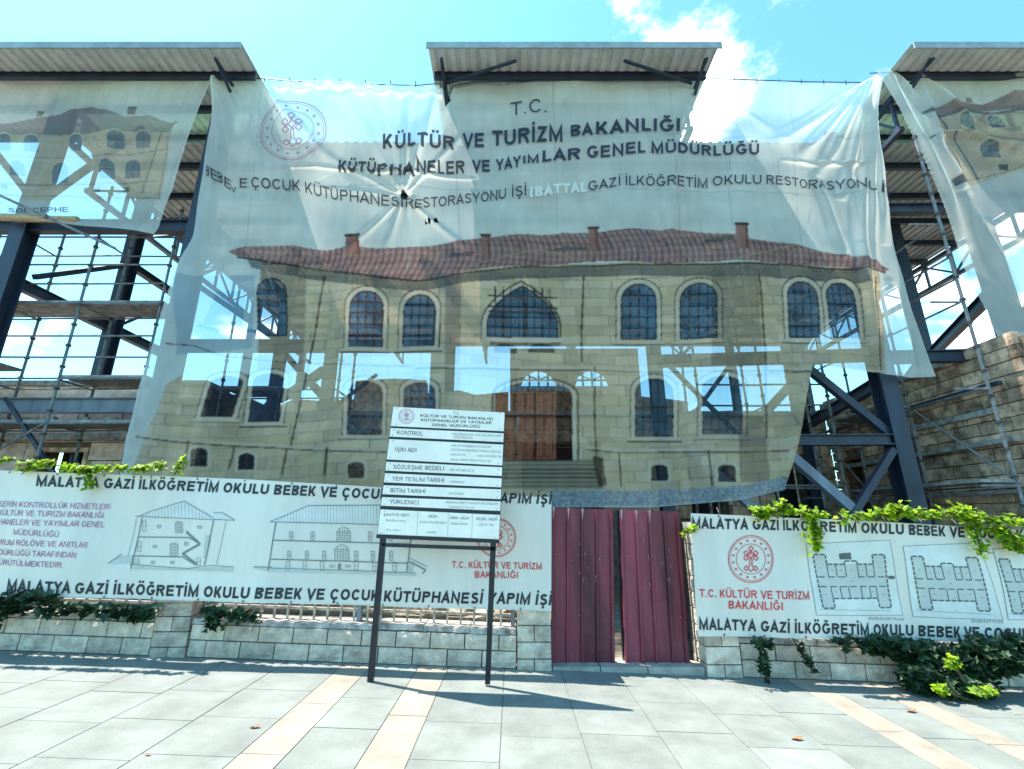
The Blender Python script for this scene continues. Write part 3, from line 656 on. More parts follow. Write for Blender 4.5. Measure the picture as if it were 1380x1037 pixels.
# right board
d = Draw(); spread(d, LONG, [932, 1060, 1200, 1420, 1566], [712.5, 715, 720, 730, 738], 14, .032, -.02)
d.build('lettering', BP(.006), M_ink, br_)
d = Draw(); spread(d, LONG, [943, 1130, 1240, 1590], [849, 855, 858, 867], 15, .032, -.03); d.build('lettering', BP(.006), M_ink, br_)
d = Draw(); d.emblem(1011, 753.5, 29.5, 31.5, 1.25); d.build('emblem', BP(.006), M_red, br_)
d = Draw(); d.word('T.C. KÜLTÜR VE TURİZM', 943, 805, 1090, 808, 11, .018, -.05); d.word('BAKANLIĞI', 983, 821, 1053, 822, 11, .018, -.05); d.build('lettering', BP(.006), M_red, br_)
def c7(x, y): return (980 + x / 3.45, 640 + y / 3.45)
def plan(fr, u0, v0, du, dv, variant):
    """floor plan: frame polygon in crop px, plus the H-shaped building in its own 0..1 square"""
    d = Draw(); d.poly([c7(*p) for p in fr]); d.build('plan', BP(.004), M_greyll, br_)
    def Q(u, v): return c7(u0 + du[0] * u + dv[0] * v, v0 + du[1] * u + dv[1] * v)
    d = Draw(); d.path([c7(*p) for p in fr], .6, True)
    d.path([Q(-.06, 1.02), Q(1.0, 1.06)], .5)
    d.build('plan', BP(.0055), M_grey, br_)
    g_ = Draw()
    for (a, b, c_, e_) in ((0, 0, .16, 1), (.84, 0, 1, 1), (.16, .17, .84, .83)): g_.poly([Q(a, b), Q(c_, b), Q(c_, e_), Q(a, e_)])
    g_.build('plan', BP(.005), M_greyl, br_)
    d = Draw(); w = 2.0
    H_ = [(0, 0), (.17, 0), (.17, .18), (.42, .18), (.42, .12), (.6, .12), (.6, .18), (.83, .18), (.83, 0), (1, 0), (1, 1), (.83, 1), (.83, .82), (.17, .82), (.17, 1), (0, 1)]
    for p, q in zip(H_, H_[1:] + H_[:1]):
        L_ = math.hypot(q[0] - p[0], q[1] - p[1]); n = max(1, round(L_ / .09))
        for i in range(n):
            t0, t1 = (i + .12) / n, (i + .88) / n
            a = Q(p[0] + (q[0] - p[0]) * t0, p[1] + (q[1] - p[1]) * t0); b = Q(p[0] + (q[0] - p[0]) * t1, p[1] + (q[1] - p[1]) * t1); d.line(*a, *b, w)
    for v in (.42, .60):
        for i in range(7):
            a, b = i / 7 + .02, (i + 1) / 7 - .03
            if v == .42 and .4 < (a + b) / 2 < .6: continue
            d.line(*Q(a, v), *Q(b, v), 1.5)
    for u in ((.17, .29, .42, .6, .72, .83) if variant != 1 else (.17, .3, .42, .6, .7, .83)): d.line(*Q(u, .18), *Q(u, .42), 1.2)
    for u in ((.17, .3, .42, .6, .73, .83) if variant == 0 else (.17, .42, .58, .83)): d.line(*Q(u, .60), *Q(u, .82), 1.2)
    if variant == 0: d.poly([Q(.36, -.02), Q(.53, -.04), Q(.53, .09), Q(.36, .09)]); d.poly([Q(1.02, .40), Q(1.1, .40), Q(1.1, .46), Q(1.02, .46)])
    for (u, v) in ((.08, .25), (.23, .3), (.35, .3), (.5, .3), (.66, .3), (.77, .3), (.92, .25), (.5, .5), (.08, .75), (.23, .7), (.77, .7), (.92, .75), (.5, 1.0)):
        d.line(*Q(u - .012, v), *Q(u + .012, v), .8)
    d.build('plan', BP(.007), mat('plan_wall_ink', (.11, .125, .125), .7, .1, 5, 0), br_)
plan([(370, 322), (752, 305), (822, 655), (412, 652)], 402, 372, (328, 0), (42, 248), 0)
plan([(808, 332), (1170, 318), (1275, 675), (868, 660)], 842, 378, (318, 8), (58, 248), 1)
plan([(1240, 345), (1560, 345), (1660, 680), (1300, 672)], 1262, 392, (320, 10), (58, 250), 2)
d = Draw(); a = c7(657, 674); b = c7(826, 680); d.word('BODRUM KAT PLANI', *a, *b, 3.6, .0, -.05); a = c7(1133, 686); b = c7(1276, 690); d.word('ZEMİN KAT PLANI', *a, *b, 3.6, 0, -.05); d.build('lettering', BP(.006), M_grey, br_)

# ------------------------------------------------------------ project sign
YS = 5.2
sg = empty('project_sign', (U(577, 920, YS).x, YS, gz(-.8)), 'white project information sign with black frame standing on two legs on the pavement', 'sign')
def c6(x, y): return (500 + x / 5.185, 540 + y / 5.185)
def SPf(off): return lambda px, py: tuple(U(px, py, YS) + Vector((0, -off, 0)))
def prism(pts, y0, y1, name, m, parent):
    n = len(pts); f0 = [tuple(Vector(U(px, py, YS)) + Vector((0, y0, 0))) for px, py in pts]; f1 = [(a, b + (y1 - y0), c) for a, b, c in f0]
    fs = [tuple(range(n)), tuple(range(2 * n - 1, n - 1, -1))] + [(i + n, (i + 1) % n + n, (i + 1) % n, i) for i in range(n)]
    return MB().quads(f0 + f1, fs).build(name, m, parent)
Q6 = lambda *a: [c6(a[i], a[i + 1]) for i in range(0, len(a), 2)]
prism(Q6(152, 44, 938, 84, 896, 972, 42, 938), .0, .03, 'back_panel', M_black, sg)
def edgeL(y): return 155 + (y - 45) * (45 - 155) / (935 - 45)
def edgeR(y): return 937 + (y - 86) * (897 - 937) / (968 - 86)
rows = [(45, 180, 86, 216), (193, 253, 231, 292), (270, 412, 310, 455), (428, 490, 468, 528), (508, 572, 545, 607), (592, 655, 622, 690), (675, 735, 706, 772), (760, 934, 800, 970)]
for (a, b, c_, e_) in rows:
    prism(Q6(edgeL(a) + 2, a + 1, edgeR(c_) - 3, c_, edgeR(e_) - 3, e_, edgeL(b) + 2, b), -.012, -.001, 'text_panel', M_sign, sg)
prism(Q6(42, 936, 897, 972, 896, 998, 40, 962), -.02, .035, 'frame_bar', M_black, sg)
prism(Q6(75, 998, 870, 1022, 869, 1050, 73, 1022), 0.0, .04, 'frame_bar', M_black, sg)
prism([(512, 726), (519.5, 726), (502.5, 919.5), (494.5, 919)], .0, .045, 'leg', M_black, sg)
prism([(661, 731), (668.5, 731), (660.5, 923), (653.5, 923)], .0, .045, 'leg', M_black, sg)
d = Draw()
def w6(t, x0, y0, x1, y1, cap, bold=.0, lean=.03): d.word(t, *c6(x0, y0), *c6(x1, y1), cap / 5.185, bold, lean)
w6('T.C.', 576, 98, 620, 101, 18, 0); w6('KÜLTÜR VE TURİZM BAKANLIĞI', 346, 115, 850, 140, 18, .012); w6('KÜTÜPHANELER VE YAYIMLAR', 350, 146, 842, 167, 18, .012); w6('GENEL MÜDÜRLÜĞÜ', 428, 180, 762, 193, 18, .012)
w6('KONTROL', 184, 238, 366, 248, 28); w6('İŞİN ADI', 172, 357, 318, 362, 28); w6('SÖZLEŞME BEDELİ', 158, 478, 510, 490, 28); w6('YER TESLİM TARİHİ', 149, 560, 510, 573, 28); w6('BİTİM TARİHİ', 138, 641, 380, 650, 28); w6('YÜKLENİCİ', 131, 720, 334, 728, 28)
w6('ŞANTİYE ŞEFİ', 90, 806, 265, 810, 17); w6('MÜH', 403, 818, 462, 820, 19); w6('MAK. MÜH', 555, 828, 684, 833, 19); w6('ELEK. MÜH', 738, 835, 882, 841, 19)
d.build('lettering', SPf(.015), M_ink, sg)
d = Draw()
w6(': ERZURUM RÖLÖVE VE ANITLAR', 560, 243, 902, 256, 14); w6('MÜDÜRLÜĞÜ', 580, 264, 710, 270, 14); w6('MALATYA BEBEK VE ÇOCUK', 562, 322, 838, 334, 14); w6('KÜTÜPHANESİ RESTORASYONU İŞİ', 560, 352, 906, 368, 14)
w6('(MALATYA', 556, 385, 662, 389, 14); w6('GAZİ İLKÖĞRETİM', 742, 393, 912, 402, 14); w6('OKULU RESTORASYONU) İŞİ', 556, 420, 836, 432, 14); w6(': 290 707 905,42 TL', 540, 492, 725, 500, 15); w6(': 12/09/2023', 536, 574, 652, 580, 15); w6(': 14/12/2025', 530, 656, 650, 662, 15)
w6(': ANKARA RESTORASYON İNŞAAT', 510, 718, 890, 731, 14); w6('TAAHHÜT LTD ŞTİ', 540, 750, 720, 757, 14); w6('BAVER KAYA', 106, 844, 242, 850, 14); w6('AYŞEGÜL BENGİLİ', 340, 856, 528, 862, 14); w6('ADEM EROL', 558, 866, 682, 871, 14); w6('UĞUR TEK', 752, 872, 860, 878, 14); w6('(MİMAR)', 385, 926, 460, 929, 13); w6('(İNŞ. MÜH.)', 106, 910, 208, 914, 13)
d.build('lettering', SPf(.015), M_grey, sg); d = Draw()
for x0, y0, x1, y1 in ((330, 775, 320, 942), (543, 785, 535, 950), (710, 792, 704, 958)): d.line(*c6(x0, y0), *c6(x1, y1), .35)
d.build('column_rule', SPf(.015), M_grey, sg)['kind'] = 'stuff'
d = Draw(); d.emblem(*c6(250, 112), 10.3, 9.8, .6); d.build('emblem', SPf(.015), M_pinkink, sg)
d = Draw()
for (x, y) in [(183, 56), (900, 92), (178, 174), (897, 202)] + [(edgeL(a) + 28, a + 14) for a, _, _, _ in rows[1:]] + [(edgeR(c_) - 26, c_ + 14) for _, _, c_, _ in rows[1:]] + [(edgeR(e_) - 30, e_ - 12) for _, _, _, e_ in rows[1:]] + [(edgeL(b) + 24, b - 10) for _, b, _, _ in rows[1:]]:
    p = c6(x, y); d.poly([(p[0] + .7 * math.cos(t * math.pi / 3), p[1] + .7 * math.sin(t * math.pi / 3)) for t in range(6)])
d.build('screw', SPf(.0155), M_grey, sg)['kind'] = 'stuff'
# ------------------------------------------------------------ canopy roofs
def roof_sheet_mesh(w, ln, th=.0):
    b = MB(); n = 4; pr = []
    p = w / n
    for i in range(n): pr += [(i * p, 0), (i * p + p * .5, 0), (i * p + p * .62, .045), (i * p + p * .88, .045)]
    pr += [(w, 0)]
    vs = []; m = len(pr)
    for y in (0, ln):
        for zz in (0, .012):
            for x, z in pr: vs.append((x, y, z + zz))
    fs = []; mi = []
    for i in range(m - 1):
        fs.append((i, 2 * m + i, 2 * m + i + 1, i + 1)); mi.append(0)
        fs.append((m + i, m + i + 1, 3 * m + i + 1, 3 * m + i)); mi.append(1)
        fs.append((i, i + 1, m + i + 1, m + i)); mi.append(1)
    me = bpy.data.meshes.new('roof_sheet'); me.from_pydata(vs, [], fs); me.materials.append(M_roofu); me.materials.append(M_rooft); me.polygons.foreach_set('material_index', mi); me.update(); return me
M_fascia = mat('blue_grey_fascia', (.30, .36, .38), .5, .15, 2, .05)
def canopy(x0, x1, y0, y1, z0, z1, label, fascia=True, trussx=(), pur=1.25, sheetw=1.0, back=False):
    e = empty('canopy_roof', ((x0 + x1) / 2, y0, z0), label, 'roof')
    ln = math.hypot(y1 - y0, z1 - z0); ang = math.atan2(z1 - z0, y1 - y0)
    n = round((x1 - x0) / sheetw); w = (x1 - x0) / n; me = roof_sheet_mesh(w, ln)
    for i in range(n): inst(me, 'roof_sheet', e, (x0 + w * i, y0, z0 + .0015 * (i % 2)), (1, 1, 1), (ang, 0, 0))
    k = max(2, round((y1 - y0) / pur))
    for i in range(k + 1):
        t = i / k; y = y0 + .72 + (y1 - y0 - .9) * t; z = z0 + (z1 - z0) * t - .11
        MB().ibeam((x0 + .05, y, z), (x1 - .05, y, z), .10, .19, t=.018).build('purlin', M_steel, e)
    if fascia:
        MB().box(x0 - .02, x1 + .02, y0 - .06, y0 - .03, z0 - .19, z0 - .012).build('fascia', M_fascia, e)
    for x in trussx:
        b = MB(); za = z0 - .26; zb = z1 - .26; dep = .95
        ys = y0 + (1.2 if x0 < -20 or x1 > 20 or (y1 - y0) < 5 else .3); b.bar((x, ys, za), (x, y1 - .2, zb), .14, .14); b.bar((x, ys, za - dep), (x, y1 - .2, zb - dep), .12, .12)
        m = max(2, round((y1 - y0) / 1.1))
        for i in range(m + 1):
            t = i / m; y = ys + .1 + (y1 - ys - .4) * t; z = za + (zb - za) * t
            b.bar((x, y, z - .07), (x, y, z - dep + .06), .07, .07)
            if i < m:
                t2 = (i + 1) / m; y2 = ys + .1 + (y1 - ys - .4) * t2; z2 = za + (zb - za) * t2
                if i % 2: b.bar((x, y, z - .07), (x, y2, z2 - dep + .06), .06, .06)
                else: b.bar((x, y, z - dep + .06), (x, y2, z2 - .07), .06, .06)
        b.build('truss', M_steelL if x < -11 or x > 15 else M_steel, e)
    return e
def brackets(e, pts):
    for (a, b) in pts: MB().bar(a, b, .055, .055).build('strut', M_steel, e)
ZC = 12.15
cl_ = canopy(-22, -6.25, 8.15, 10.9, ZC, 12.05, 'grey-green corrugated canopy roof over the left wing, left of the central canopy', trussx=(-6.6, -11.4, -16))
cc_ = canopy(-1.95, 4.8, 8.15, 12.5, ZC, 12.0, 'small central corrugated canopy roof above the T.C. lettering', trussx=(-1.6, 4.45), pur=1.0)
cr_ = canopy(9.25, 24, 8.15, 10.9, ZC, 12.05, 'grey-green corrugated canopy roof over the right wing, right of the central canopy', trussx=(9.7, 12.6, 17))
mr_ = canopy(-11.3, 15.8, 9.95, 24.5, 11.05, 11.05, 'wide grey corrugated main roof lying behind and below the three front canopies', fascia=False, trussx=(-11.1, -6, -1.4, 3.1, 8.9, 15.6), pur=1.35)
for e, xs_ in ((cl_, (-6.9,)), (cc_, (-1.65, 4.5)), (cr_, (9.75,))):
    for x in xs_: brackets(e, [((x, 8.3, ZC - .25), (x, 9.3, ZC - .62)), ((x + .02, 8.25, ZC - .30), (x + .02, 9.4, ZC - .30))])
brackets(cc_, [((-1.6, 8.9, ZC - .3), (.1, 8.3, ZC - .32)), ((4.4, 8.9, ZC - .3), (2.6, 8.3, ZC - .32))])

# ------------------------------------------------------------ steel frame in front of the old building
sf = empty('steel_frame', (0, 9.45, 0), 'dark blue steel frame of columns, girders and braces holding the canopies and banners', 'steel frame')
def colm(x, y, z1, w=.34, m=M_steel, z0=None):
    MB().ibeam((x, y, gz(x) - .2 if z0 is None else z0), (x, y, z1), w, w, (0, 1, 0), t=.03).build('column', m, sf)
XL = -7.5
for x, y, zt, w in ((-7.27, 9.4, 11.7, .36), (-11.25, 9.35, 11.7, .34), (-15.2, 9.35, 11.7, .34), (-11.1, 12.0, 11.6, .3), (-7.5, 14.2, 10.8, .3), (-1.5, 9.6, 10.8, .46), (3.2, 9.9, 10.8, .26), (7.9, 9.5, 10.8, .34), (10.75, 9.3, 11.6, .36), (14.5, 9.3, 11.6, .36), (8.9, 14.1, 10.8, .3), (-4.6, 11.2, 10.8, .26), (9.2, 18.5, 10.8, .26), (12.6, 13.4, 11.6, .32), (-11.2, 18.6, 10.8, .26), (-11.2, 23.5, 10.8, .26), (15.5, 18.6, 10.8, .26), (15.5, 23.5, 10.8, .26)):
    colm(x, y, zt, w)
def gird(a, b, w=.18, h=.30, m=M_steel): MB().ibeam(a, b, w, h).build('girder', m, sf)
gird((-15.0, 9.35, 8.1), (-7.5, 9.35, 8.1)); gird((-15, 9.35, 6.9), (-11.4, 9.35, 6.9), h=.2)
gird((-15, 10.2, 4.05), (-7.7, 10.2, 4.05), h=.34, m=M_steelL)
gird((-11.25, 9.5, 6.75), (-11.1, 14.2, 6.65), h=.26); gird((-7.5, 9.55, 8.6), (-7.5, 14.2, 8.6), h=.26)
gird((-11.1, 12.2, 8.7), (-11.1, 14.2, 8.7), h=.2)
gird((-7.3, 14.2, 5.2), (-4.75, 11.2, 5.2), h=.2)
gird((-7.3, 9.6, 5.25), (-1.75, 9.6, 5.25), h=.26); gird((7.7, 9.5, 5.0), (3.35, 9.9, 5.0), h=.26)
gird((8.1, 9.5, 4.95), (10.55, 9.35, 4.95), h=.26); gird((7.72, 9.42, 3.15), (3.4, 9.6, 3.15), h=.22)
gird((8.1, 9.4, 8.6), (10.5, 9.35, 8.6), h=.24); gird((10.8, 9.35, 8.7), (14.4, 9.35, 8.7)); gird((10.95, 9.35, 5.3), (14.4, 9.35, 5.3))
gird((10.7, 9.5, 6.4), (12.6, 13.3, 6.3), h=.26); gird((12.6, 13.5, 6.3), (15.4, 18.4, 6.2), h=.26); gird((12.6, 13.4, 10.3), (15.5, 18.5, 10.3), h=.24)
gird((7.9, 9.7, 4.4), (8.9, 14.0, 4.3), h=.26)
def brace(a, b, w=.12, m=M_steel): MB().bar(a, b, w, w).build('brace', m, sf)
brace((-7.3, 9.5, 6.8), (-5.2, 9.6, 5.4)); brace((-3.2, 9.6, 3.2), (-5.0, 9.6, 5.1)); brace((-5.4, 11.2, 3.4), (-3.4, 11.2, 5.1), .07); brace((-3.4, 11.2, 3.4), (-5.2, 11.2, 5.1), .07)
brace((-4.6, 9.65, 10.5), (-3.2, 9.65, 9.2), .1); brace((-1.7, 9.6, 8.8), (-3.4, 9.6, 10.5), .1); brace((-1.3, 9.6, 8.8), (.4, 9.6, 10.5), .1)
brace((7.75, 9.5, 3.3), (6.3, 9.6, 4.85), .15); brace((4.9, 9.7, 3.3), (6.5, 9.6, 4.85), .16); brace((3.5, 10, 3.2), (5.0, 10.1, 5.0), .08); brace((5.1, 10.1, 3.2), (3.5, 10, 5.0), .08)
brace((7.8, 9.4, .6), (5.6, 9.5, 2.9), .18, M_steelL); brace((3.6, 9.6, 3.0), (5.7, 9.5, .9), .18, M_steelL); brace((7.7, 9.4, 2.95), (6.3, 9.4, 1.3), .13)
brace((6.3, 9.6, 5.15), (7.8, 9.5, 6.9), .14); brace((6.2, 9.6, 5.15), (4.4, 9.7, 6.6), .1)
brace((-11.1, 9.4, 8.9), (-9.2, 9.4, 11.0), .12); brace((-14.9, 9.4, 7.1), (-13.2, 9.4, 8.6), .12); brace((-11.4, 9.4, 8.9), (-13.4, 9.4, 11.0), .12)
brace((-11.1, 9.7, 7.0), (-11.1, 11.9, 8.6), .12); brace((-13.2, 9.3, 5.0), (-11.5, 9.3, 6.1), .07); brace((-10.9, 9.7, 4.1), (-9.6, 9.9, 2.5), .07)
brace((10.9, 9.3, 8.9), (13, 9.3, 11), .12); brace((10.9, 9.35, 5.5), (13.2, 9.35, 8.5), .12)
brace((-11.1, 12.2, 6.9), (-11.1, 14, 8.5), .09)
# small fan truss under the right wing roof
for dx in (-.9, -.35, .35, .9): brace((11.6 + dx, 15.5, 11.2), (11.6, 15.5, 10.1), .09)
gird((9.6, 15.5, 10.05), (14.5, 15.5, 10.05), h=.22)
for dx in (-.9, -.35, .35, .9): brace((-10.4 + dx, 15.5, 11.4), (-11.9, 15.5, 10.15), .08)

# ------------------------------------------------------------ old stone building
def wall_blocks(e, origin, ux, length, height, openings, blk, bh=.3, bw=.62, seed=0, stagger=True, core=M_mortar, name='stone_block', zlow=0.0, top=None, depth=.12):
    """coursed stone on a wall plane; ux is 'x' or 'y'; openings in wall coordinates (a0, a1, z0, z1)"""
    r = random.Random(seed); ox, oy, oz = origin; rows_ = round((height - zlow) / bh); hh = (height - zlow) / rows_; cnt = 0
    for j in range(rows_):
        z0 = zlow + hh * j; z1 = z0 + hh; a = -(bw / 2 if j % 2 else 0)
        while a < length:
            w = bw * r.uniform(.75, 1.25); segs = [(max(a, 0), min(a + w, length))]; a += w
            for (o0, o1, p0, p1) in openings:
                if p0 < z1 - .04 and p1 > z0 + .04:
                    ns = []
                    for (s0, s1) in segs:
                        if s1 <= o0 or s0 >= o1: ns.append((s0, s1)); continue
                        if s0 < o0: ns.append((s0, o0))
                        if s1 > o1: ns.append((o1, s1))
                    segs = ns
            for s0, s1 in segs:
                if s1 - s0 < .08: continue
                if top is not None and z0 > top((s0 + s1) / 2): continue
                dep = depth + r.uniform(-.02, .02); m = r.choice(blk)
                if ux == 'x': inst(m, name, e, (ox + (s0 + s1) / 2, oy, oz + (z0 + z1) / 2), (s1 - s0 - .012, dep, z1 - z0 - .012))
                else: inst(m, name, e, (ox, oy + (s0 + s1) / 2, oz + (z0 + z1) / 2), (s1 - s0 - .012, dep, z1 - z0 - .012), (0, 0, -math.pi / 2))
                cnt += 1
    return cnt
def wall_core(e, origin, ux, length, height, openings, thick, m, nm='wall'):
    ox, oy, oz = origin; b = MB(); cuts = sorted(set([0, length] + [v for o in openings for v in o[:2]]))
    for s0, s1 in zip(cuts, cuts[1:]):
        zs = [(0, height)]
        for (o0, o1, p0, p1) in openings:
            if o0 <= s0 + 1e-4 and o1 >= s1 - 1e-4:
                nz_ = []
                for a, c in zs:
                    if p0 > a: nz_.append((a, min(p0, c)))
                    if p1 < c: nz_.append((max(p1, a), c))
                zs = nz_
        for a, c in zs:
            if ux == 'x': b.box(ox + s0, ox + s1, oy, oy + thick, oz + a, oz + c)
            else: b.box(ox, ox + thick, oy + s0, oy + s1, oz + a, oz + c)
    return b.build(nm, m, e)
# left wing: front wall
HW = 4.75
lw = empty('old_school_wing', (-11.5, 11.2, 0), 'roofless salmon stone wing of the old school behind the left scaffold', 'building')
opL = [(3.1, 4.2, .9, 3.25), (6.1, 7.4, .6, 3.25), (8.75, 9.5, .8, 2.35), (.4, 1.6, .9, 3.25)]
opL = [(a, b_, c_, d_) for a, b_, c_, d_ in opL]
wall_core(lw, (-17.6, 11.3, 0), 'x', 10.0, HW, opL, .55, M_old2)
wall_blocks(lw, (-17.6, 11.28, 0), 'x', 10.0, HW - .5, opL, BLKP + BLKO[:1], bh=.44, bw=.95, seed=31, zlow=1.2)
MB().box(-17.7, -7.5, 10.98, 11.95, HW, HW + .13).build('cornice', M_coping, lw)
MB().box(-17.65, -7.55, 11.08, 11.29, HW - .30, HW - .002).build('cornice', M_pink, lw)
MB().box(-17.65, -7.55, 11.05, 11.24, 3.42, 3.58).build('string_course', M_coping, lw)
wall_core(lw, (-7.62, 11.86, 0), 'y', 2.3, HW, [], .5, M_old2)
for i, (a, b_, c_, d_) in enumerate(opL):
    x0 = -17.6 + a; x1 = -17.6 + b_
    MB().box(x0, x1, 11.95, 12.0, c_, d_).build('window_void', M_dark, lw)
    f = MB(); f.box(x0, x0 + .09, 11.2, 11.4, c_, d_); f.box(x1 - .09, x1, 11.2, 11.4, c_, d_); f.box(x0 + .09, x1 - .09, 11.2, 11.4, d_ - .1, d_); fo = f.build('window_frame', M_old, lw)
    MB().box((x0 + x1) / 2 - .03, (x0 + x1) / 2 + .03, 11.5, 11.56, c_, d_ - .1).build('mullion', M_steel, fo)
    MB().box(x0 - .1, x1 + .1, 11.12, 11.3, c_ - .12, c_).build('sill', M_coping, lw)
# right wing: inner side wall receding, broken top, and its front wall
rw = empty('old_school_wing', (10, 9, 0), 'roofless tan stone wing of the old school on the right, broken along its top', 'building')
topR = lambda a: 4.85 - .12 * math.sin(a * 3) if a > 1.3 else 5.25
opR = [(2.74, 3.74, .9, 3.3), (4.54, 5.24, 1.0, 3.3)]
wall_core(rw, (9.75, 8.87, 0), 'y', 5.2, 4.45, [(a - .51, b - .51, c, d) for a, b, c, d in opR], .55, M_old2)
wall_blocks(rw, (9.73, 8.36, 0), 'y', 5.74, 5.1, opR, BLKO, bh=.27, bw=.55, seed=5, zlow=1.1, top=topR)
MB().box(9.56, 10.3, 9.9, 14.1, 4.87, 4.97).build('cornice', M_coping, rw); MB().box(9.58, 9.8, 9.0, 14.1, 3.62, 3.74).build('string_course', M_coping, rw)
opR2 = [(1.4, 2.6, .9, 3.3), (4.2, 5.4, .9, 3.3)]
wall_core(rw, (9.76, 8.36, 0), 'x', 8, 4.5, opR2, .5, M_old2)
wall_blocks(rw, (9.76, 8.34, 0), 'x', 8, 5.0, opR2, BLKO, bh=.3, bw=.6, seed=8, zlow=1.1, top=lambda a: 5.1 - .3 * abs(math.sin(a * 1.7)))
for (a, b_, c_, d_) in opR:
    y0 = 8.36 + a; y1 = 8.36 + b_
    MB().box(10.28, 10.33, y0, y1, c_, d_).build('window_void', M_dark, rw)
    f = MB(); f.box(9.66, 9.9, y0, y0 + .08, c_, d_); f.box(9.66, 9.9, y1 - .08, y1, c_, d_); f.box(9.66, 9.9, y0 + .08, y1 - .08, d_ - .1, d_); f.build('window_frame', mat('rusty_lintel', (.22, .09, .05), .9, .3, 8, .4), rw)
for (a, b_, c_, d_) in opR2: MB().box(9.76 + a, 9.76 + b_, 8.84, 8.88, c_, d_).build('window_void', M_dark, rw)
for z, w_, m_ in ((3.05, .16, M_plank), (4.15, .12, M_steel), (2.1, .12, M_plank)):
    MB().bar((9.5, 8.7, z), (9.5, 13.9, z - .03), w_, w_ * .6).build('timber_beam' if m_ is M_plank else 'steel_rail', m_, rw)
# recessed middle
mw = empty('old_school_middle', (1, 14.3, 0), 'dark roofless middle wall of the old school standing back between the two wings', 'building')
opM = [(1.6, 2.7, 1.5, 3.7), (4.2, 5.3, 1.5, 3.7), (7.9, 10.3, .3, 4.1), (12.9, 14.0, 1.5, 3.7), (15.4, 16.5, 1.5, 3.7)]
wall_core(mw, (-7.6, 14.2, -.3), 'x', 17.3, 4.95, opM, .6, M_old2)
wall_blocks(mw, (-7.6, 14.18, -.3), 'x', 17.3, 4.9, opM, BLKO, bh=.36, bw=.85, seed=9, zlow=1.9)
MB().box(-7.6, 9.7, 13.95, 14.9, 4.66, 4.78).build('cornice', M_coping, mw)
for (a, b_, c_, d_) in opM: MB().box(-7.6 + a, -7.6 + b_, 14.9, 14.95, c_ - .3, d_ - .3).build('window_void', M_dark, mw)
MB().box(-7.6, -7.3, 14.9, 24, 0, 3.9).build('side_wall', M_old2, mw)
# rear upper wall with two fan-shaped windows
rr_ = empty('old_rear_wall', (3.3, 24, 0), 'high rear stone wall with two fan-shaped arched windows seen through the mesh', 'wall')
x0r, x1r, ztr = -.1, 6.9, 10.58
def archwall():
    """wall slab at Y=24 with two half-round holes, as strips of quads"""
    b = MB(); zb = 8.45; rad = .95; cs = (1.45, 4.35)
    b.box(x0r, x1r, 24, 24.6, -.5, zb - .01)
    n = 40
    for i in range(n):
        xa = x0r + (x1r - x0r) * i / n; xb = x0r + (x1r - x0r) * (i + 1) / n
        def hz(x):
            for c in cs:
                if abs(x - c) < rad: return zb + math.sqrt(max(0, rad * rad - (x - c) ** 2)) * 1.05
            return zb
        a, c = hz(xa), hz(xb)
        b.hexa([(xa, 24, a), (xb, 24, c), (xb, 24.6, c), (xa, 24.6, a), (xa, 24, ztr), (xb, 24, ztr), (xb, 24.6, ztr), (xa, 24.6, ztr)])
    return b.build('wall', M_old, rr_)
archwall()
for c in (1.45, 4.35):
    f = MB(); 
    for t in (-.5, 0, .5): f.box(c + t - .045, c + t + .045, 24.2, 24.3, 8.44, 8.44 + math.sqrt(.9 - t * t))
    f.box(c - .95, c + .95, 24.31, 24.38, 8.82, 8.91)
    for s_ in (-1, 1): f.bar((c, 24.25, 8.85), (c + s_ * .68, 24.25, 9.15), .07, .05)
    f.build('window_frame', M_old2, rr_)
def broken(px0, px1, seg, nm='wall'):
    b = MB(); prev = None
    for (a, ya), (c, yc) in zip(seg, seg[1:]):
        if c - a < .5: continue
        p, q = U(a, ya, 24.0), U(c, yc, 24.0)
        b.hexa([(p.x, 24.05, -.5), (q.x, 24.05, -.5), (q.x, 24.6, -.5), (p.x, 24.6, -.5), (p.x, 24.05, p.z), (q.x, 24.05, q.z), (q.x, 24.6, q.z), (p.x, 24.6, p.z)])
    b.build(nm, M_old, rr_)
broken(0, 0, [(330, 548), (380, 545), (395, 538), (430, 540), (431, 541), (478, 538), (479, 513), (530, 510), (574, 512), (575, 530), (620, 526), (640, 532), (685, 528)])
broken(0, 0, [(861, 534), (905, 538), (924, 541), (925, 556), (990, 553), (1060, 557)])
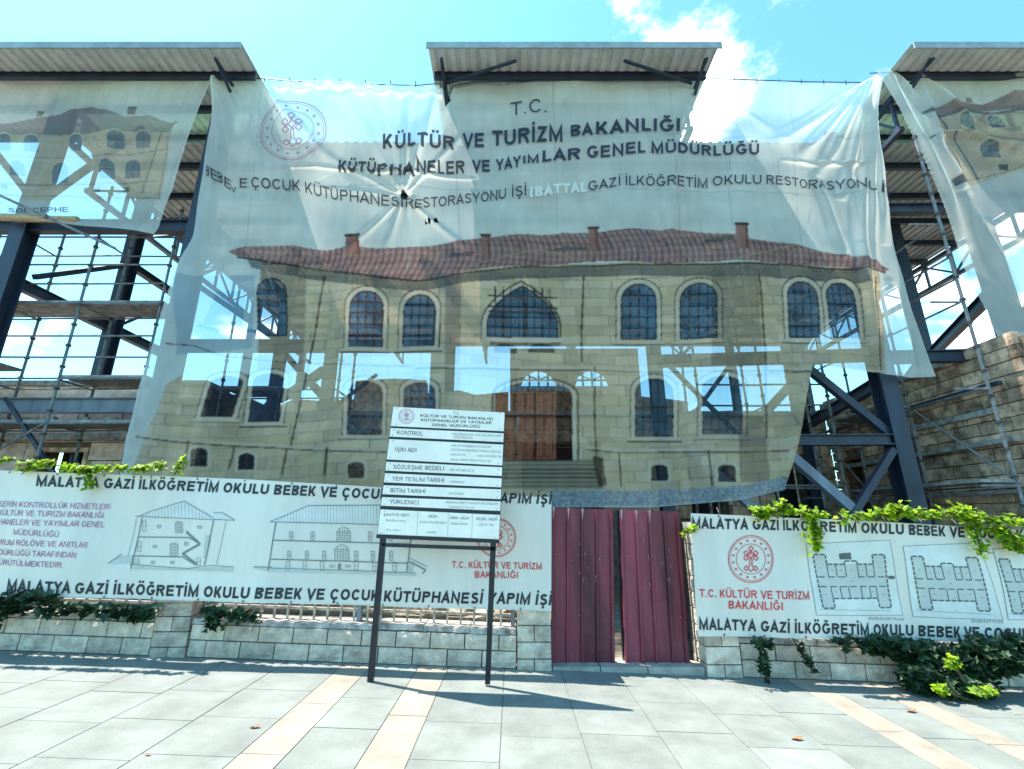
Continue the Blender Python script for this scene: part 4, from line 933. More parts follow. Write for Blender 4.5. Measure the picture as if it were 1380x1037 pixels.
# ------------------------------------------------------------ scaffolds
def tubeobj(a, b, name, e, r=.026, m=M_galv): return MB().tube([a, b], r, 6).build(name, m, e)
MET = {}
def scaffold(name, label, pts, zt, lifts, planks, rows, zl=.3, inward=(0, 1), seed=1, group=None, single=False):
    """pts: stations along the front row; rows: offsets of the second row"""
    r = random.Random(seed); c = pts[len(pts) // 2]
    e = empty(name, (c[0], c[1], gz(c[0])), label, 'scaffold', group)
    back = [(p[0] + rows * inward[0], p[1] + rows * inward[1]) for p in pts]
    for row in ((pts,) if single else (pts, back)):
        for p in row:
            jx = r.uniform(-.03, .03); zz = zt + r.uniform(-.5, .5)
            po = tubeobj((p[0], p[1], gz(p[0]) - .05), (p[0] + jx, p[1], zz), 'pole', e, .03)
            b = MB(); z = .8
            while z < zz: b.tube([(p[0] + jx * z / zz, p[1], z), (p[0] + jx * z / zz, p[1], z + .05)], .052, 6); z += .5
            b.build('coupler', mat('rusty_coupler', (.085, .07, .06), .8, .3, 20, .1), po, kind='stuff')
    for z in lifts:
        for row, off in (((pts, 0),) if single else ((pts, 0), (back, 0))):
            for i in range(len(row) - 1):
                for dz in ((0, .5, 1.0) if z > 4 and z != lifts[-1] else (0,)):
                    if dz and (row is back): continue
                    tubeobj((row[i][0], row[i][1], z + dz), (row[i + 1][0], row[i + 1][1], z + dz + r.uniform(-.02, .02)), 'ledger', e, .022)
        for p, q in zip(pts, back): tubeobj((p[0], p[1], z - .03), (q[0], q[1], z - .03), 'transom', e, .022)
    for (i, z) in planks:
        a, b_ = pts[i], pts[i + 1]; a2, b2 = back[i], back[i + 1]
        for k in range(3):
            t0, t1 = (k + .04) / 3, (k + .96) / 3
            def mixp(p, q, t): return (p[0] * (1 - t) + q[0] * t, p[1] * (1 - t) + q[1] * t)
            P0, P1, P2, P3_ = mixp(a, a2, t0), mixp(b_, b2, t0), mixp(b_, b2, t1), mixp(a, a2, t1)
            zz = z + .03
            MB().hexa([(*P0, zz), (*P1, zz), (*P2, zz), (*P3_, zz), (*P0, zz + .055), (*P1, zz + .055), (*P2, zz + .055), (*P3_, zz + .055)]).build('plank', M_plank, e)
    for i in range(0, len(pts) - 1, 2):
        tubeobj((pts[i][0], pts[i][1] - .05, lifts[0]), (pts[i + 1][0], pts[i + 1][1] - .05, lifts[1]), 'diagonal_brace', e, .02)
    return e
scaffold('scaffold', 'tube scaffold with plank decks in front of the left wing', [(-15.3, 9.75), (-13.4, 9.75), (-11.7, 9.75), (-9.9, 9.75), (-8.05, 9.75)], 9.2, (2.3, 3.55, 4.55, 6.35, 8.1), [(0, 4.55), (1, 4.95), (3, 4.55), (0, 6.35), (1, 6.35), (2, 6.35), (3, 6.35), (0, 3.55), (1, 3.55), (2, 3.55), (3, 3.55)], .85, seed=3)
scaffold('scaffold', 'thin tube scaffold standing behind the main banner near its left edge', [(-7.0, 10.8), (-5.6, 10.8), (-4.2, 10.8)], 7.2, (2.6, 4.6), [(0, 4.6)], .9, seed=5)
scaffold('scaffold', 'tall tube scaffold running back along the inner wall of the right wing', [(9.05, 8.5), (9.0, 10.3), (9.0, 12.0), (9.0, 13.6)], 10.2, (2.2, 4.0, 5.8, 7.6), [(1, 7.6), (2, 7.6), (0, 2.2), (1, 2.2), (1, 4.0)], .66, inward=(-1, 0), seed=7, single=True)
scaffold('scaffold', 'tube scaffold behind the right side of the main banner', [(4.3, 10.4), (5.8, 10.4), (7.3, 10.4)], 8.6, (2.3, 4.1, 6.1), [(1, 6.1)], .8, seed=9)
scaffold('scaffold', 'tube scaffold behind the right wing banner at the right edge', [(11.2, 8.05), (12.6, 8.05), (14.0, 8.05)], 9.2, (2.2, 4.2, 6.2, 8.0), [(0, 2.2)], .25, seed=11)
lg = MB().tube([U(2, 293, 9.0), U(30, 294.5, 9.0), U(70, 296, 9.0), U(104, 297, 9.0)], [.085, .09, .08, .085], 10).build('log', M_log, smooth=True)
setp(lg, 'bare wooden log tied across the bottom of the left banner', 'log')
tb = empty('leaning_tube', (-10.3, 8.85, 7.4), 'grey scaffold tube crossing in front of the lower left banner', 'tube')
tubeobj(U(-30, 250, 8.8), U(155, 335, 8.85), 'tube', tb, .03); MB().tube([U(60, 291, 8.78), U(63, 292.6, 8.78)], .05, 7).build('coupler', M_galv, tb)
# debris on the scaffold deck
for i in range(7):
    p = (-12.6 + i * .62 + random.uniform(-.1, .1), 10.15, 3.72)
    o = rock(p, (.16, .12, .09), 500 + i, 'x'); setp(o, 'broken stone lying on the lowest deck of the left scaffold', 'rubble', 'broken stones on the left scaffold deck')

# ------------------------------------------------------------ printed mesh banners
def plane_xz(pts, Y):
    return [(U(px, py, Y).x, U(px, py, Y).z) for px, py in pts]
def inside(X, Z, poly):
    c = np.zeros(X.shape, bool); n = len(poly)
    for i in range(n):
        x0, z0 = poly[i]; x1, z1 = poly[(i + 1) % n]
        if z0 == z1: continue
        k = ((z0 > Z) != (z1 > Z)) & (X < (x1 - x0) * (Z - z0) / (z1 - z0) + x0); c ^= k
    return c
class Print:
    def __init__(s, Y, step, x0, x1, z0, z1, base):
        s.Y = Y; s.step = step; s.xs = np.arange(x0, x1, step); s.zs = np.arange(z0, z1, step)
        s.X, s.Z = np.meshgrid(s.xs, s.zs); s.C = np.empty(s.X.shape + (3,)); s.C[:] = base; s.D = np.zeros(s.X.shape)
    def m(s, pts):
        P = plane_xz(pts, s.Y); xa = min(p[0] for p in P); xb = max(p[0] for p in P); za = min(p[1] for p in P); zb = max(p[1] for p in P)
        i0, i1 = np.searchsorted(s.xs, [xa, xb]); j0, j1 = np.searchsorted(s.zs, [za, zb])
        i0 = max(i0 - 1, 0); j0 = max(j0 - 1, 0); sl = (slice(j0, j1 + 1), slice(i0, i1 + 1))
        return sl, inside(s.X[sl], s.Z[sl], P)
    def fill(s, pts, col, a=1.0):
        sl, k = s.m(pts); c = s.C[sl]; c[k] = c[k] * (1 - a) + np.array(col) * a
    def line(s, pts, w, col, a=1.0):
        for (x0, y0), (x1, y1) in zip(pts, pts[1:]):
            dx, dy = x1 - x0, y1 - y0; L_ = math.hypot(dx, dy) or 1; nx, ny = -dy / L_ * w / 2, dx / L_ * w / 2; ex, ey = dx / L_ * w * .3, dy / L_ * w * .3
            s.fill([(x0 + nx - ex, y0 + ny - ey), (x1 + nx + ex, y1 + ny + ey), (x1 - nx + ex, y1 - ny + ey), (x0 - nx - ex, y0 - ny - ey)], col, a)
    def stone(s, pts, base, cw=.52, ch=.215, amp=.13, mort=.62, wav=.12):
        sl, k = s.m(pts); X = s.X[sl]; Z = s.Z[sl] + wav * np.sin(X * .8) ; row = np.floor(Z / ch); xo = X / cw + (row % 2) * .5 + .13 * np.sin(row * 3.7); colm_ = np.floor(xo)
        h = np.abs(np.sin(row * 12.9898 + colm_ * 78.233) * 43758.5453) % 1; h2 = np.abs(np.sin(row * 39.3 + colm_ * 11.1) * 2375.1) % 1
        v = 1 + amp * (h - .5) * 2; e = ((Z / ch - row) < .10) | ((xo - colm_) < .05)
        v = np.where(e, v * (mort + .25 * h2), v); v = v * (1 + .06 * np.sin(X * 1.7 + Z * 2.3))
        v = v * (1 + .09 * (rng.random(v.shape) - .5)) * (1 - .10 * (np.sin(X * 2.9 + 1.7 * np.sin(Z * 3.1)) * np.sin(Z * 2.3 + np.sin(X * 1.3)) > .45)); c = s.C[sl]; B = np.array(base)[None, None, :] * v[..., None]; B[..., 2] *= (1 - .12 * h2); c[k] = B[k]
    def tiles(s, pts, base, dark):
        sl, k = s.m(pts); X = s.X[sl]; Z = s.Z[sl]; u = (X + .22 * np.sin(Z * 2.4)) / .135; q = .5 + .5 * np.cos(2 * np.pi * (u + .1 * Z)); v = .5 + .5 * np.cos(2 * np.pi * (Z + .06 * np.sin(X)) / .155)
        n = np.abs(np.sin(np.floor(u) * 12.98 + np.floor(Z / .155) * 78.2) * 43758.5) % 1
        t = np.clip(.25 + .75 * (q ** .8) * (.45 + .55 * v) + .25 * (n - .5), 0, 1)[..., None]; c = s.C[sl]; B = np.array(dark) * (1 - t) + np.array(base) * t; c[k] = B[k]
    def blur_noise(s, amp, sc):
        s.C *= (1 + amp * (np.sin(s.X * sc + 1.3 * np.sin(s.Z * sc * .7)) * np.sin(s.Z * sc * 1.3 + .8 * np.sin(s.X * sc * .9))))[..., None]
    def crease(s, p0, p1, w, amp, taper=True):
        (x0, z0), (x1, z1) = plane_xz([p0, p1], s.Y); dx, dz = x1 - x0, z1 - z0; L2 = dx * dx + dz * dz
        t = np.clip(((s.X - x0) * dx + (s.Z - z0) * dz) / L2, 0, 1); d = np.hypot(s.X - x0 - t * dx, s.Z - z0 - t * dz)
        ww = w * (.35 + .9 * t) if taper else w; f = (1 - t) ** .5 * np.clip(t * 12, 0, 1) if taper else np.sin(np.pi * np.clip(t, .02, .98)) ** .4
        s.D += amp * np.exp(-(d / ww) ** 2) * f
    def at(s, x, z):
        i = (x - s.xs[0]) / s.step; j = (z - s.zs[0]) / s.step; i = min(max(i, 0), len(s.xs) - 1.001); j = min(max(j, 0), len(s.zs) - 1.001)
        a, b = int(i), int(j); fx, fz = i - a, j - b; D = s.D
        return D[b, a] * (1 - fx) * (1 - fz) + D[b, a + 1] * fx * (1 - fz) + D[b + 1, a] * (1 - fx) * fz + D[b + 1, a + 1] * fx * fz
    def surf(s, off):
        def fn(px, py):
            p = U(px, py, s.Y); return (p.x, s.Y - s.at(p.x, p.z) - off, p.z)
        return fn
    def build(s, name, outline, holes, m, parent):
        P = plane_xz(outline, s.Y); K = inside(s.X, s.Z, P)
        for h in holes: K &= ~inside(s.X, s.Z, plane_xz(h, s.Y))
        Cb = s.C.copy(); Cb[1:-1, 1:-1] = s.C[1:-1, 1:-1] * .36 + .16 * (s.C[:-2, 1:-1] + s.C[2:, 1:-1] + s.C[1:-1, :-2] + s.C[1:-1, 2:]); s.C = Cb
        idx = -np.ones(K.shape, int); Fm = K[:-1, :-1] & K[1:, :-1] & K[:-1, 1:] & K[1:, 1:]
        used = np.zeros(K.shape, bool); used[:-1, :-1] |= Fm; used[1:, :-1] |= Fm; used[:-1, 1:] |= Fm; used[1:, 1:] |= Fm
        idx[used] = np.arange(used.sum())
        full = np.zeros(K.shape, bool); full[1:-1, 1:-1] = Fm[:-1, :-1] & Fm[1:, :-1] & Fm[:-1, 1:] & Fm[1:, 1:]; bd = used & ~full
        XX = s.X.copy(); ZZ = s.Z.copy(); bx = XX[bd]; bz = ZZ[bd]; best = np.full(bx.shape, 9.); nx_ = bx.copy(); nz_ = bz.copy()
        for pg in [P] + [plane_xz(h, s.Y) for h in holes]:
            for i in range(len(pg)):
                (x0, z0), (x1, z1) = pg[i], pg[(i + 1) % len(pg)]; dx, dz = x1 - x0, z1 - z0; L2 = dx * dx + dz * dz + 1e-12
                t = np.clip(((bx - x0) * dx + (bz - z0) * dz) / L2, 0, 1); qx = x0 + t * dx; qz = z0 + t * dz; dd = np.hypot(bx - qx, bz - qz); k_ = dd < best
                best[k_] = dd[k_]; nx_[k_] = qx[k_]; nz_[k_] = qz[k_]
        ok = best < s.step * 1.6; bx[ok] = nx_[ok]; bz[ok] = nz_[ok]; XX[bd] = bx; ZZ[bd] = bz
        co = np.stack([XX[used], s.Y - s.D[used], ZZ[used]], 1)
        q = np.stack([idx[:-1, :-1][Fm], idx[:-1, 1:][Fm], idx[1:, 1:][Fm], idx[1:, :-1][Fm]], 1)
        me = bpy.data.meshes.new(name); me.vertices.add(len(co)); me.vertices.foreach_set('co', co.astype(np.float32).ravel())
        nf = len(q); me.loops.add(nf * 4); me.loops.foreach_set('vertex_index', q.astype(np.int32).ravel()); me.polygons.add(nf)
        me.polygons.foreach_set('loop_start', np.arange(0, nf * 4, 4, dtype=np.int32)); me.polygons.foreach_set('use_smooth', np.ones(nf, bool)); me.update(calc_edges=True); me.validate()
        at_ = me.color_attributes.new('print', 'FLOAT_COLOR', 'POINT'); c = np.ones((len(co), 4), np.float32); c[:, :3] = np.clip(s.C[used], 0, 1); at_.data.foreach_set('color', c.ravel())
        me.materials.append(m); o = bpy.data.objects.new(name, me); COL.objects.link(o); attach(o, parent); return o

BASE = C8(238, 241, 234)
WALL = C8(238, 212, 180); WALLD = C8(196, 172, 148); TRIM = C8(242, 220, 192); DK = C8(48, 44, 40); GLASS = C8(96, 122, 140); FRM = C8(40, 44, 48)
TILE = C8(206, 162, 154); TILED = C8(100, 78, 82); WOOD = C8(178, 108, 84); WOODD = C8(56, 30, 26); SOF = C8(84, 88, 90); GLL = C8(112, 150, 178)
YM = 9.0
pr = Print(YM, .019, -9.6, 10.9, 1.2, 12.6, BASE)
def arch(x0, x1, y0, y1, k=1., pointed=False, rise=None):
    """outline of an arched opening, y0 crown, y1 sill"""
    cx = (x0 + x1) / 2; r = (x1 - x0) / 2; h = rise if rise is not None else r * k; pts = [(x0, y1)]
    for i in range(13):
        t = math.pi - math.pi * i / 12
        if pointed: s_ = abs(math.cos(t)); yy = y0 + h * (1 - max(0, 1 - s_ ** 1.12) ** .56)
        else: yy = y0 + h * (1 - math.sin(t))
        pts.append((cx + r * math.cos(t), yy))
    return pts + [(x1, y1)]
def window(x0, x1, y0, y1, cols_, rows_, p=pr, rise=None, frame=FRM, trim=True, lean=0, glass=GLASS, pointed=False):
    L_ = lambda pts: [(x + lean * (y - y1), y) for x, y in pts]
    if trim:
        p.fill(L_(arch(x0 - 8, x1 + 8, y0 - 8, y1 + 3, rise=None if rise is None else rise + 3, pointed=pointed)), DK, .85); p.fill(L_(arch(x0 - 6.5, x1 + 6.5, y0 - 6.5, y1 + 3, rise=None if rise is None else rise + 3, pointed=pointed)), TRIM)
        p.fill(L_([(x0 - 10, y1 + 3), (x1 + 10, y1 + 3), (x1 + 12, y1 + 6.5), (x0 - 12, y1 + 6.5)]), TRIM); p.line(L_([(x0 - 12, y1 + 7.5), (x1 + 12, y1 + 7.5)]), 2, DK, .8)
    A = L_(arch(x0, x1, y0, y1, rise=rise, pointed=pointed)); p.fill(A, glass)
    sl, k = p.m(A); keep = p.C[sl].copy()
    g = p.C[sl]; X = p.X[sl]; Z = p.Z[sl]; g[k] = g[k] * (1 + .35 * np.sin(X[k] * 5.1 + Z[k] * 3.3) * np.sin(Z[k] * 4.7))[:, None]
    for i in range(1, cols_): x = x0 + (x1 - x0) * i / cols_; p.line(L_([(x, y0 + 1), (x, y1)]), 1.6, frame)
    for j in range(1, rows_): y = y0 + (y1 - y0) * j / rows_; p.line(L_([(x0 + 1, y), (x1 - 1, y)]), 1.5, frame)
    p.line(A + [A[0]], 2.0, frame)
ROOFTOP = [(306, 338), (330, 331), (395, 330), (440, 337), (470, 334), (520, 338), (560, 335), (600, 328), (640, 322), (700, 316), (790, 312), (850, 309), (920, 312), (985, 318), (1010, 325), (1075, 330), (1130, 342), (1180, 353), (1200, 362)]
ROOFBOT = [(1194, 366), (1130, 359), (1060, 356), (985, 353), (890, 356), (810, 351), (720, 356), (660, 362), (600, 373), (560, 379), (510, 376), (475, 369), (430, 359), (380, 353), (320, 346)]
# print: main building
pr.stone([(352, 345), (440, 352), (1165, 356), (1186, 372), (1192, 500), (1082, 660), (745, 690), (180, 690), (182, 640), (228, 520), (262, 498), (342, 512), (352, 420)], WALL)
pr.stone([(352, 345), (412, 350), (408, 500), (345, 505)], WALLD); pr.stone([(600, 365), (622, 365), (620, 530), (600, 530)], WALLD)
pr.fill([(240, 372), (345, 372), (340, 470), (240, 480)], C8(160, 190, 205), .6)
pr.fill([(290, 392), (332, 392), (328, 441), (274, 438)], C8(110, 160, 190), .7)
pr.line([(268, 440), (300, 447), (345, 447)], 4, C8(130, 160, 175)); pr.line([(228, 465), (262, 467), (300, 480), (400, 489), (560, 494)], 1.6, DK, .8)
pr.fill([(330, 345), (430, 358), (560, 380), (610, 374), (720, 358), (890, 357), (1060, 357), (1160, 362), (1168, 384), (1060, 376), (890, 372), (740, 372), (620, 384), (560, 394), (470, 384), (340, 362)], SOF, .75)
pr.tiles(ROOFTOP + ROOFBOT, TILE, TILED); pr.line([(320, 347), (380, 354), (475, 370), (560, 380), (600, 374), (720, 357), (890, 357), (1060, 357), (1194, 367)], 2.5, DK, .9)
pr.line([(640, 357), (726, 334), (800, 352)], 2, C8(190, 150, 130)); pr.line([(575, 372), (590, 350), (597, 330)], 1.8, C8(190, 150, 130)); pr.line([(985, 352), (1075, 330)], 2, C8(185, 160, 140)); pr.line([(360, 352), (395, 331), (440, 356)], 1.6, C8(190, 150, 130))
pr.fill([(607, 342), (642, 340), (638, 346), (604, 348)], SOF, .8); pr.fill([(748, 332), (790, 331), (792, 336), (745, 336)], SOF, .8); pr.fill([(950, 322), (985, 320), (985, 326), (948, 328)], SOF, .8)
for x0, x1, y0, y1 in ((466, 486, 317, 346), (648, 661, 315, 345), (793, 807, 303, 337), (988, 1006, 303, 337)):
    pr.fill([(x0 + 1, y0 + 3), (x1 - 1, y0 + 3), (x1 + 1, y1), (x0, y1)], C8(170, 124, 114)); pr.fill([(x1 - 5, y0 + 3), (x1 - 1, y0 + 3), (x1 + 1, y1), (x1 - 3, y1)], C8(120, 74, 66), .7); pr.fill([(x0 - 1, y0), (x1 + 1, y0), (x1 + 1, y0 + 4), (x0 - 1, y0 + 4)], C8(96, 66, 60))
# upper windows
window(347, 384, 374, 450, 3, 5, rise=20, trim=False); window(470, 514, 394, 467, 4, 5, rise=22, frame=C8(92, 48, 44), lean=-.05); window(543, 585, 398, 467, 4, 5, rise=22, lean=-.04)
window(838, 885, 383, 456, 4, 5, rise=20); window(918, 965, 383, 456, 4, 5, rise=20); window(1064, 1104, 380, 455, 4, 5, rise=20, lean=.06); window(1118, 1156, 381, 456, 4, 5, rise=20, lean=.08)
# big centre window
pr.fill(arch(648, 757, 378, 462, rise=58, pointed=True), DK, .85); pr.fill(arch(650, 754, 381, 462, rise=56, pointed=True), TRIM); window(657, 752, 386, 456, 9, 5, rise=50, trim=False, pointed=True)
pr.line([(660, 421), (752, 421)], 2.6, FRM); pr.line([(706, 388), (706, 456)], 2.6, FRM); pr.fill([(655, 456), (765, 454), (766, 460), (655, 463)], TRIM)
pr.fill([(660, 462), (755, 461), (755, 466), (660, 467)], DK, .6)
pr.fill(arch(665, 697, 464, 477, rise=8), DK, .8); pr.fill(arch(712, 748, 463, 476, rise=8), DK, .8)
# entrance
pr.fill(arch(662, 780, 508, 622, rise=24), DK, .75); pr.fill(arch(666, 777, 511, 622, rise=22), TRIM); pr.fill(arch(672, 771, 515, 622, rise=18), WOODD)
pr.fill(arch(676, 768, 518, 527, rise=8), GLASS)
for i in range(11): x = 680 + i * 8; pr.line([(x, 516), (x, 527)], 1.6, FRM)
pr.fill([(667, 529), (749, 529), (749, 620), (667, 620)], WOOD)
for a in (669, 697, 722):
    for i in range(2):
        for (y0, y1) in ((532, 560), (564, 588), (592, 617)):
            x = a + i * 12.5; q = [(x, y0), (x + 10, y0), (x + 10, y1), (x, y1)]; pr.line(q + [q[0]], 1.5, WOODD, .8); pr.line([(x + 5, y0 + 3), (x + 5, y1 - 3)], 2.0, C8(140, 84, 62), .7)
pr.line([(694.5, 529), (694.5, 620)], 2, WOODD); pr.line([(721, 529), (721, 620)], 2.2, WOODD); pr.line([(667, 562), (749, 562)], 1.6, WOODD)
pr.fill([(749, 529), (768, 531), (771, 621), (749, 620)], C8(48, 28, 28)); 
pr.fill([(620, 621), (800, 621), (815, 660), (600, 660)], C8(176, 164, 138))
for i in range(7): y = 622 + i * 5.6; pr.line([(615 - i * 2, y), (800 + i * 2, y)], 1.8, C8(86, 78, 62), .85)
pr.fill([(798, 615), (812, 617), (818, 655), (806, 655)], C8(58, 52, 44), .85)
# lower windows
window(272, 312, 508, 562, 3, 4, rise=8, lean=-.28, glass=C8(44, 52, 66)); window(334, 376, 503, 568, 3, 4, rise=10, lean=-.1, glass=C8(50, 62, 84)); window(467, 512, 514, 584, 4, 5, rise=14, frame=C8(92, 48, 44), lean=-.03, glass=C8(84, 100, 108)); window(545, 586, 517, 560, 4, 4, rise=12, lean=0)
window(858, 908, 510, 587, 5, 4, rise=18, glass=C8(84, 104, 116)); window(948, 1000, 508, 585, 5, 4, rise=14, glass=C8(84, 104, 116))
for (x0, x1, y0, y1) in ((258, 280, 604, 629), (320, 343, 611, 634), (467, 489, 622, 644), (878, 901, 626, 648), (968, 993, 626, 650)):
    pr.fill(arch(x0 - 4, x1 + 4, y0 - 4, y1 + 2, rise=8), TRIM); pr.fill(arch(x0, x1, y0, y1, rise=6), C8(40, 42, 50)); pr.line([((x0 + x1) / 2, y0), ((x0 + x1) / 2, y1)], 1.2, C8(80, 80, 84)); pr.line([(x0, (y0 + y1) / 2), (x1, (y0 + y1) / 2)], 1.2, C8(80, 80, 84))
# belt courses and down pipes
for pts in ([(560, 494), (800, 497), (1030, 497), (1190, 503)], [(192, 588), (255, 595), (420, 604), (520, 606)], [(790, 604), (830, 607), (1000, 606), (1060, 605)]):
    pr.line(pts, 5, TRIM, .8); pr.line([(x, y + 3) for x, y in pts], 2.2, DK, .8)
for pts in ([(436, 372), (428, 420), (418, 480), (392, 600)], [(787, 372), (784, 440), (784, 488)], [(801, 495), (801, 560), (803, 620)], [(1020, 372), (1027, 440), (1031, 500), (1034, 590)], [(1178, 376), (1184, 500)], [(255, 595), (251, 618), (254, 628)], [(314, 602), (308, 632)], [(386, 606), (380, 640)], [(440, 604), (436, 640)], [(835, 610), (838, 655)], [(955, 608), (960, 655)]):
    pr.line(pts, 3.0, DK, .8)
# darker patches in the print, the upper one for steel behind, and speckled hem
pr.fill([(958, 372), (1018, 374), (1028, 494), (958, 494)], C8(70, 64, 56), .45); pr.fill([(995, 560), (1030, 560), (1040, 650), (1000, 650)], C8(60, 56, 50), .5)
hem = [(738, 686), (745, 660), (850, 662), (1000, 655), (1070, 640), (1062, 664), (1000, 676), (880, 686)]
sl, k = pr.m(hem); n = rng.random(pr.X[sl].shape); g_ = pr.C[sl]; g_[k] = (np.array(C8(190, 198, 202)) * (.35 + 1.0 * n[..., None]))[k]
pr.line([(738, 684), (880, 683), (1000, 673), (1062, 661)], 2.0, C8(220, 225, 225))
for pts in ([(352, 110), (330, 345)], [(606, 120), (622, 340)], [(745, 112), (752, 310)], [(902, 110), (915, 315)], [(978, 190), (985, 315)], [(1064, 112), (1080, 330)], [(300, 250), (1190, 262)], [(345, 190), (640, 196)], [(640, 178), (1170, 188)]): pr.line(pts, 1.3, C8(120, 140, 150), .35)
for _ in range(60):
    x, y = rng.uniform(300, 1180), rng.uniform(120, 660); a = rng.uniform(-.4, .4); l_ = rng.uniform(5, 30); pr.line([(x, y), (x + l_ * math.sin(a), y + l_ * math.cos(a))], rng.uniform(.8, 1.6), C8(235, 238, 238) if rng.random() < .5 else C8(110, 116, 116), .35)
pr.blur_noise(.05, 2.1); pr.blur_noise(.03, 6.3)
# relief of the hanging cloth
X, Z = pr.X, pr.Z
pr.D += .05 * np.sin(X * .9 + .5 * Z) + .03 * np.sin(X * 2.3 - .7 * Z + 1) + .016 * np.sin(X * 5.1 + 1.2 * np.sin(Z)) + .012 * np.sin(Z * 4.2 + X * 1.3)
K0 = (545, 268)
for q, w, a in (((462, 118), .13, .07), ((505, 118), .10, .06), ((552, 112), .13, .09), ((592, 122), .10, .09), ((632, 170), .09, .06), ((430, 205), .10, .06), ((462, 345), .10, .06), ((518, 350), .10, .05), ((566, 350), .12, .06), ((640, 345), .09, .07), ((400, 250), .10, .03)): pr.crease(K0, q, w, a)
pr.crease((545, 268), (546, 262), .16, -.14, False)
for q, w, a in (((1042, 195), .15, .16), ((1075, 215), .12, .14), ((1105, 235), .12, .18), ((1135, 270), .10, .2), ((1160, 330), .11, .22), ((1180, 390), .10, .2), ((1196, 330), .09, .18)): pr.crease((1168, 113), q, w, a)
for q, w, a in (((925, 190), .12, .10), ((960, 190), .12, .10), ((1010, 190), .12, .09), ((1060, 190), .12, .08)): pr.crease((948, 109), q, w, a)
for q, w, a in (((316, 240), .10, .16), ((345, 215), .12, .05), ((300, 330), .12, .2), ((270, 420), .12, .14)): pr.crease((294, 106), q, w, a)
for q, w, a in (((400, 215), .12, .02), ((440, 240), .12, .09), ((470, 250), .12, .09)): pr.crease((352, 108), q, w, a)
for p, q, w, a in (((360, 224), (640, 240), .05, .07), ((1056, 215), (1170, 223), .05, .07), ((255, 330), (190, 590), .16, .2), ((235, 440), (210, 560), .1, -.08), ((1100, 235), (1140, 345), .10, .12), ((1150, 240), (1180, 500), .12, .14), ((1200, 380), (1235, 500), .10, .12), ((1085, 500), (1060, 640), .09, .16), ((345, 345), (330, 500), .2, .08), ((910, 190), (900, 380), .15, .06), ((745, 190), (760, 330), .18, .06), ((560, 170), (560, 240), .1, .08)): pr.crease(p, q, w, a, False)
for i in range(9):
    x0 = 365 + i * 27; pr.crease((x0, 111 + i), (x0 + 13, 121 + i), .09, .10, False); pr.crease((x0 + 13, 121 + i), (x0 + 26, 112 + i), .09, .10, False)
OUT = [(293, 104), (320, 107), (352, 107), (395, 111), (440, 113), (500, 115), (560, 117), (592, 114), (598, 121), (607, 128), (611, 117), (640, 112), (760, 111), (900, 109), (948, 107), (1000, 109), (1090, 112), (1168, 113), (1178, 170), (1192, 232), (1199, 300), (1212, 350), (1232, 410), (1248, 460), (1266, 506), (1230, 509), (1190, 505), (1130, 498), (1095, 492), (1086, 520), (1078, 570), (1066, 630), (1060, 660), (1000, 674), (880, 684), (742, 684), (600, 690), (300, 690), (163, 690), (167, 640), (173, 590), (200, 487), (228, 405), (256, 328), (275, 210)]
HOLES = [[(540, 264), (545, 261), (551, 265), (549, 275), (542, 273)], [(573, 297), (576, 302), (573, 304)], [(577, 294), (581, 298), (580, 303), (577, 301)], [(584, 296), (588, 293), (592, 301), (586, 302)], [(598, 126), (604, 122), (607, 135), (600, 144)]]
mb = empty('printed_mesh_banner', (0, YM, 1.2), 'huge torn mesh banner printed with a stone school and ministry lettering in the middle', 'banner')
M_mesh = fabric('printed_mesh_cloth', .37, 'print', tl=.42)
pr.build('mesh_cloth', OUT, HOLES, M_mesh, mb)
LET = fabric('mesh_ink', .10, None, (.055, .062, .075), tl=.4); LETB = fabric('mesh_blue_ink', .10, None, (.04, .06, .10), tl=.4)
d = Draw(); d.word('T.C.', 688, 155, 736, 154, 18.5, 0)
d.build('lettering', pr.surf(.03), LET, mb)
B_ = .03
for wl, m in (([('KÜLTÜR', 517, 204, 612, 202, 19.5), ('VE', 623, 198, 652, 196.5, 19.5), ('TURİZM', 663, 194, 758, 192.5, 20), ('BA', 769, 186, 799, 184, 15), ('KANLIĞI', 803, 182.5, 915, 180, 17)], B_),
              ([('KÜTÜ', 458, 235, 508, 238, 17), ('PHA', 510, 241, 561, 243, 17), ('NELER', 563, 238, 626, 233, 17.5), ('VE', 636, 231.5, 660, 230.5, 16.5), ('YAY', 668, 229.5, 702, 226, 16), ('IM', 705, 222, 726, 220, 11), ('LAR', 731, 219, 782, 215, 15), ('GENEL', 791, 213.5, 868, 211.5, 15.5), ('MÜDÜRLÜĞÜ', 876, 211.5, 1023, 209, 15)], B_),
              ([('BEBE', 278, 237, 309, 254, 13), ('V', 309, 256, 316, 258, 8), ('E', 321, 251, 332, 252, 13), ('ÇOCUK', 338, 252, 406, 260, 14), ('KÜTÜ', 413, 262, 456, 271, 14), ('PHANESİ', 459, 272, 545, 285, 14), ('RE', 549, 286, 570, 285, 13), ('STORASYONU', 571, 283, 682, 267, 14), ('İŞİ', 690, 266.5, 709, 264, 13.5), ('GAZİ', 793, 257, 835, 253, 13), ('İLKÖĞRETİM', 842, 253.5, 953, 254.5, 13), ('OKULU', 960, 251.5, 1025, 250, 12.5), ('RESTORASYON', 1032, 249.5, 1163, 257, 12.5), ('U', 1167, 259, 1178, 263, 12), ('İ', 1184, 262, 1187, 264, 12), ('Ş', 1189, 264, 1198, 266, 13)], .008)):
    for t, x0, y0, x1, y1, cap in wl:
        d = Draw(); d.word(t, x0, y0, x1, y1, cap, m, .0); d.build('lettering', pr.surf(.03), LETB if x0 > 612 else LET, mb, maxlen=4)
d = Draw()
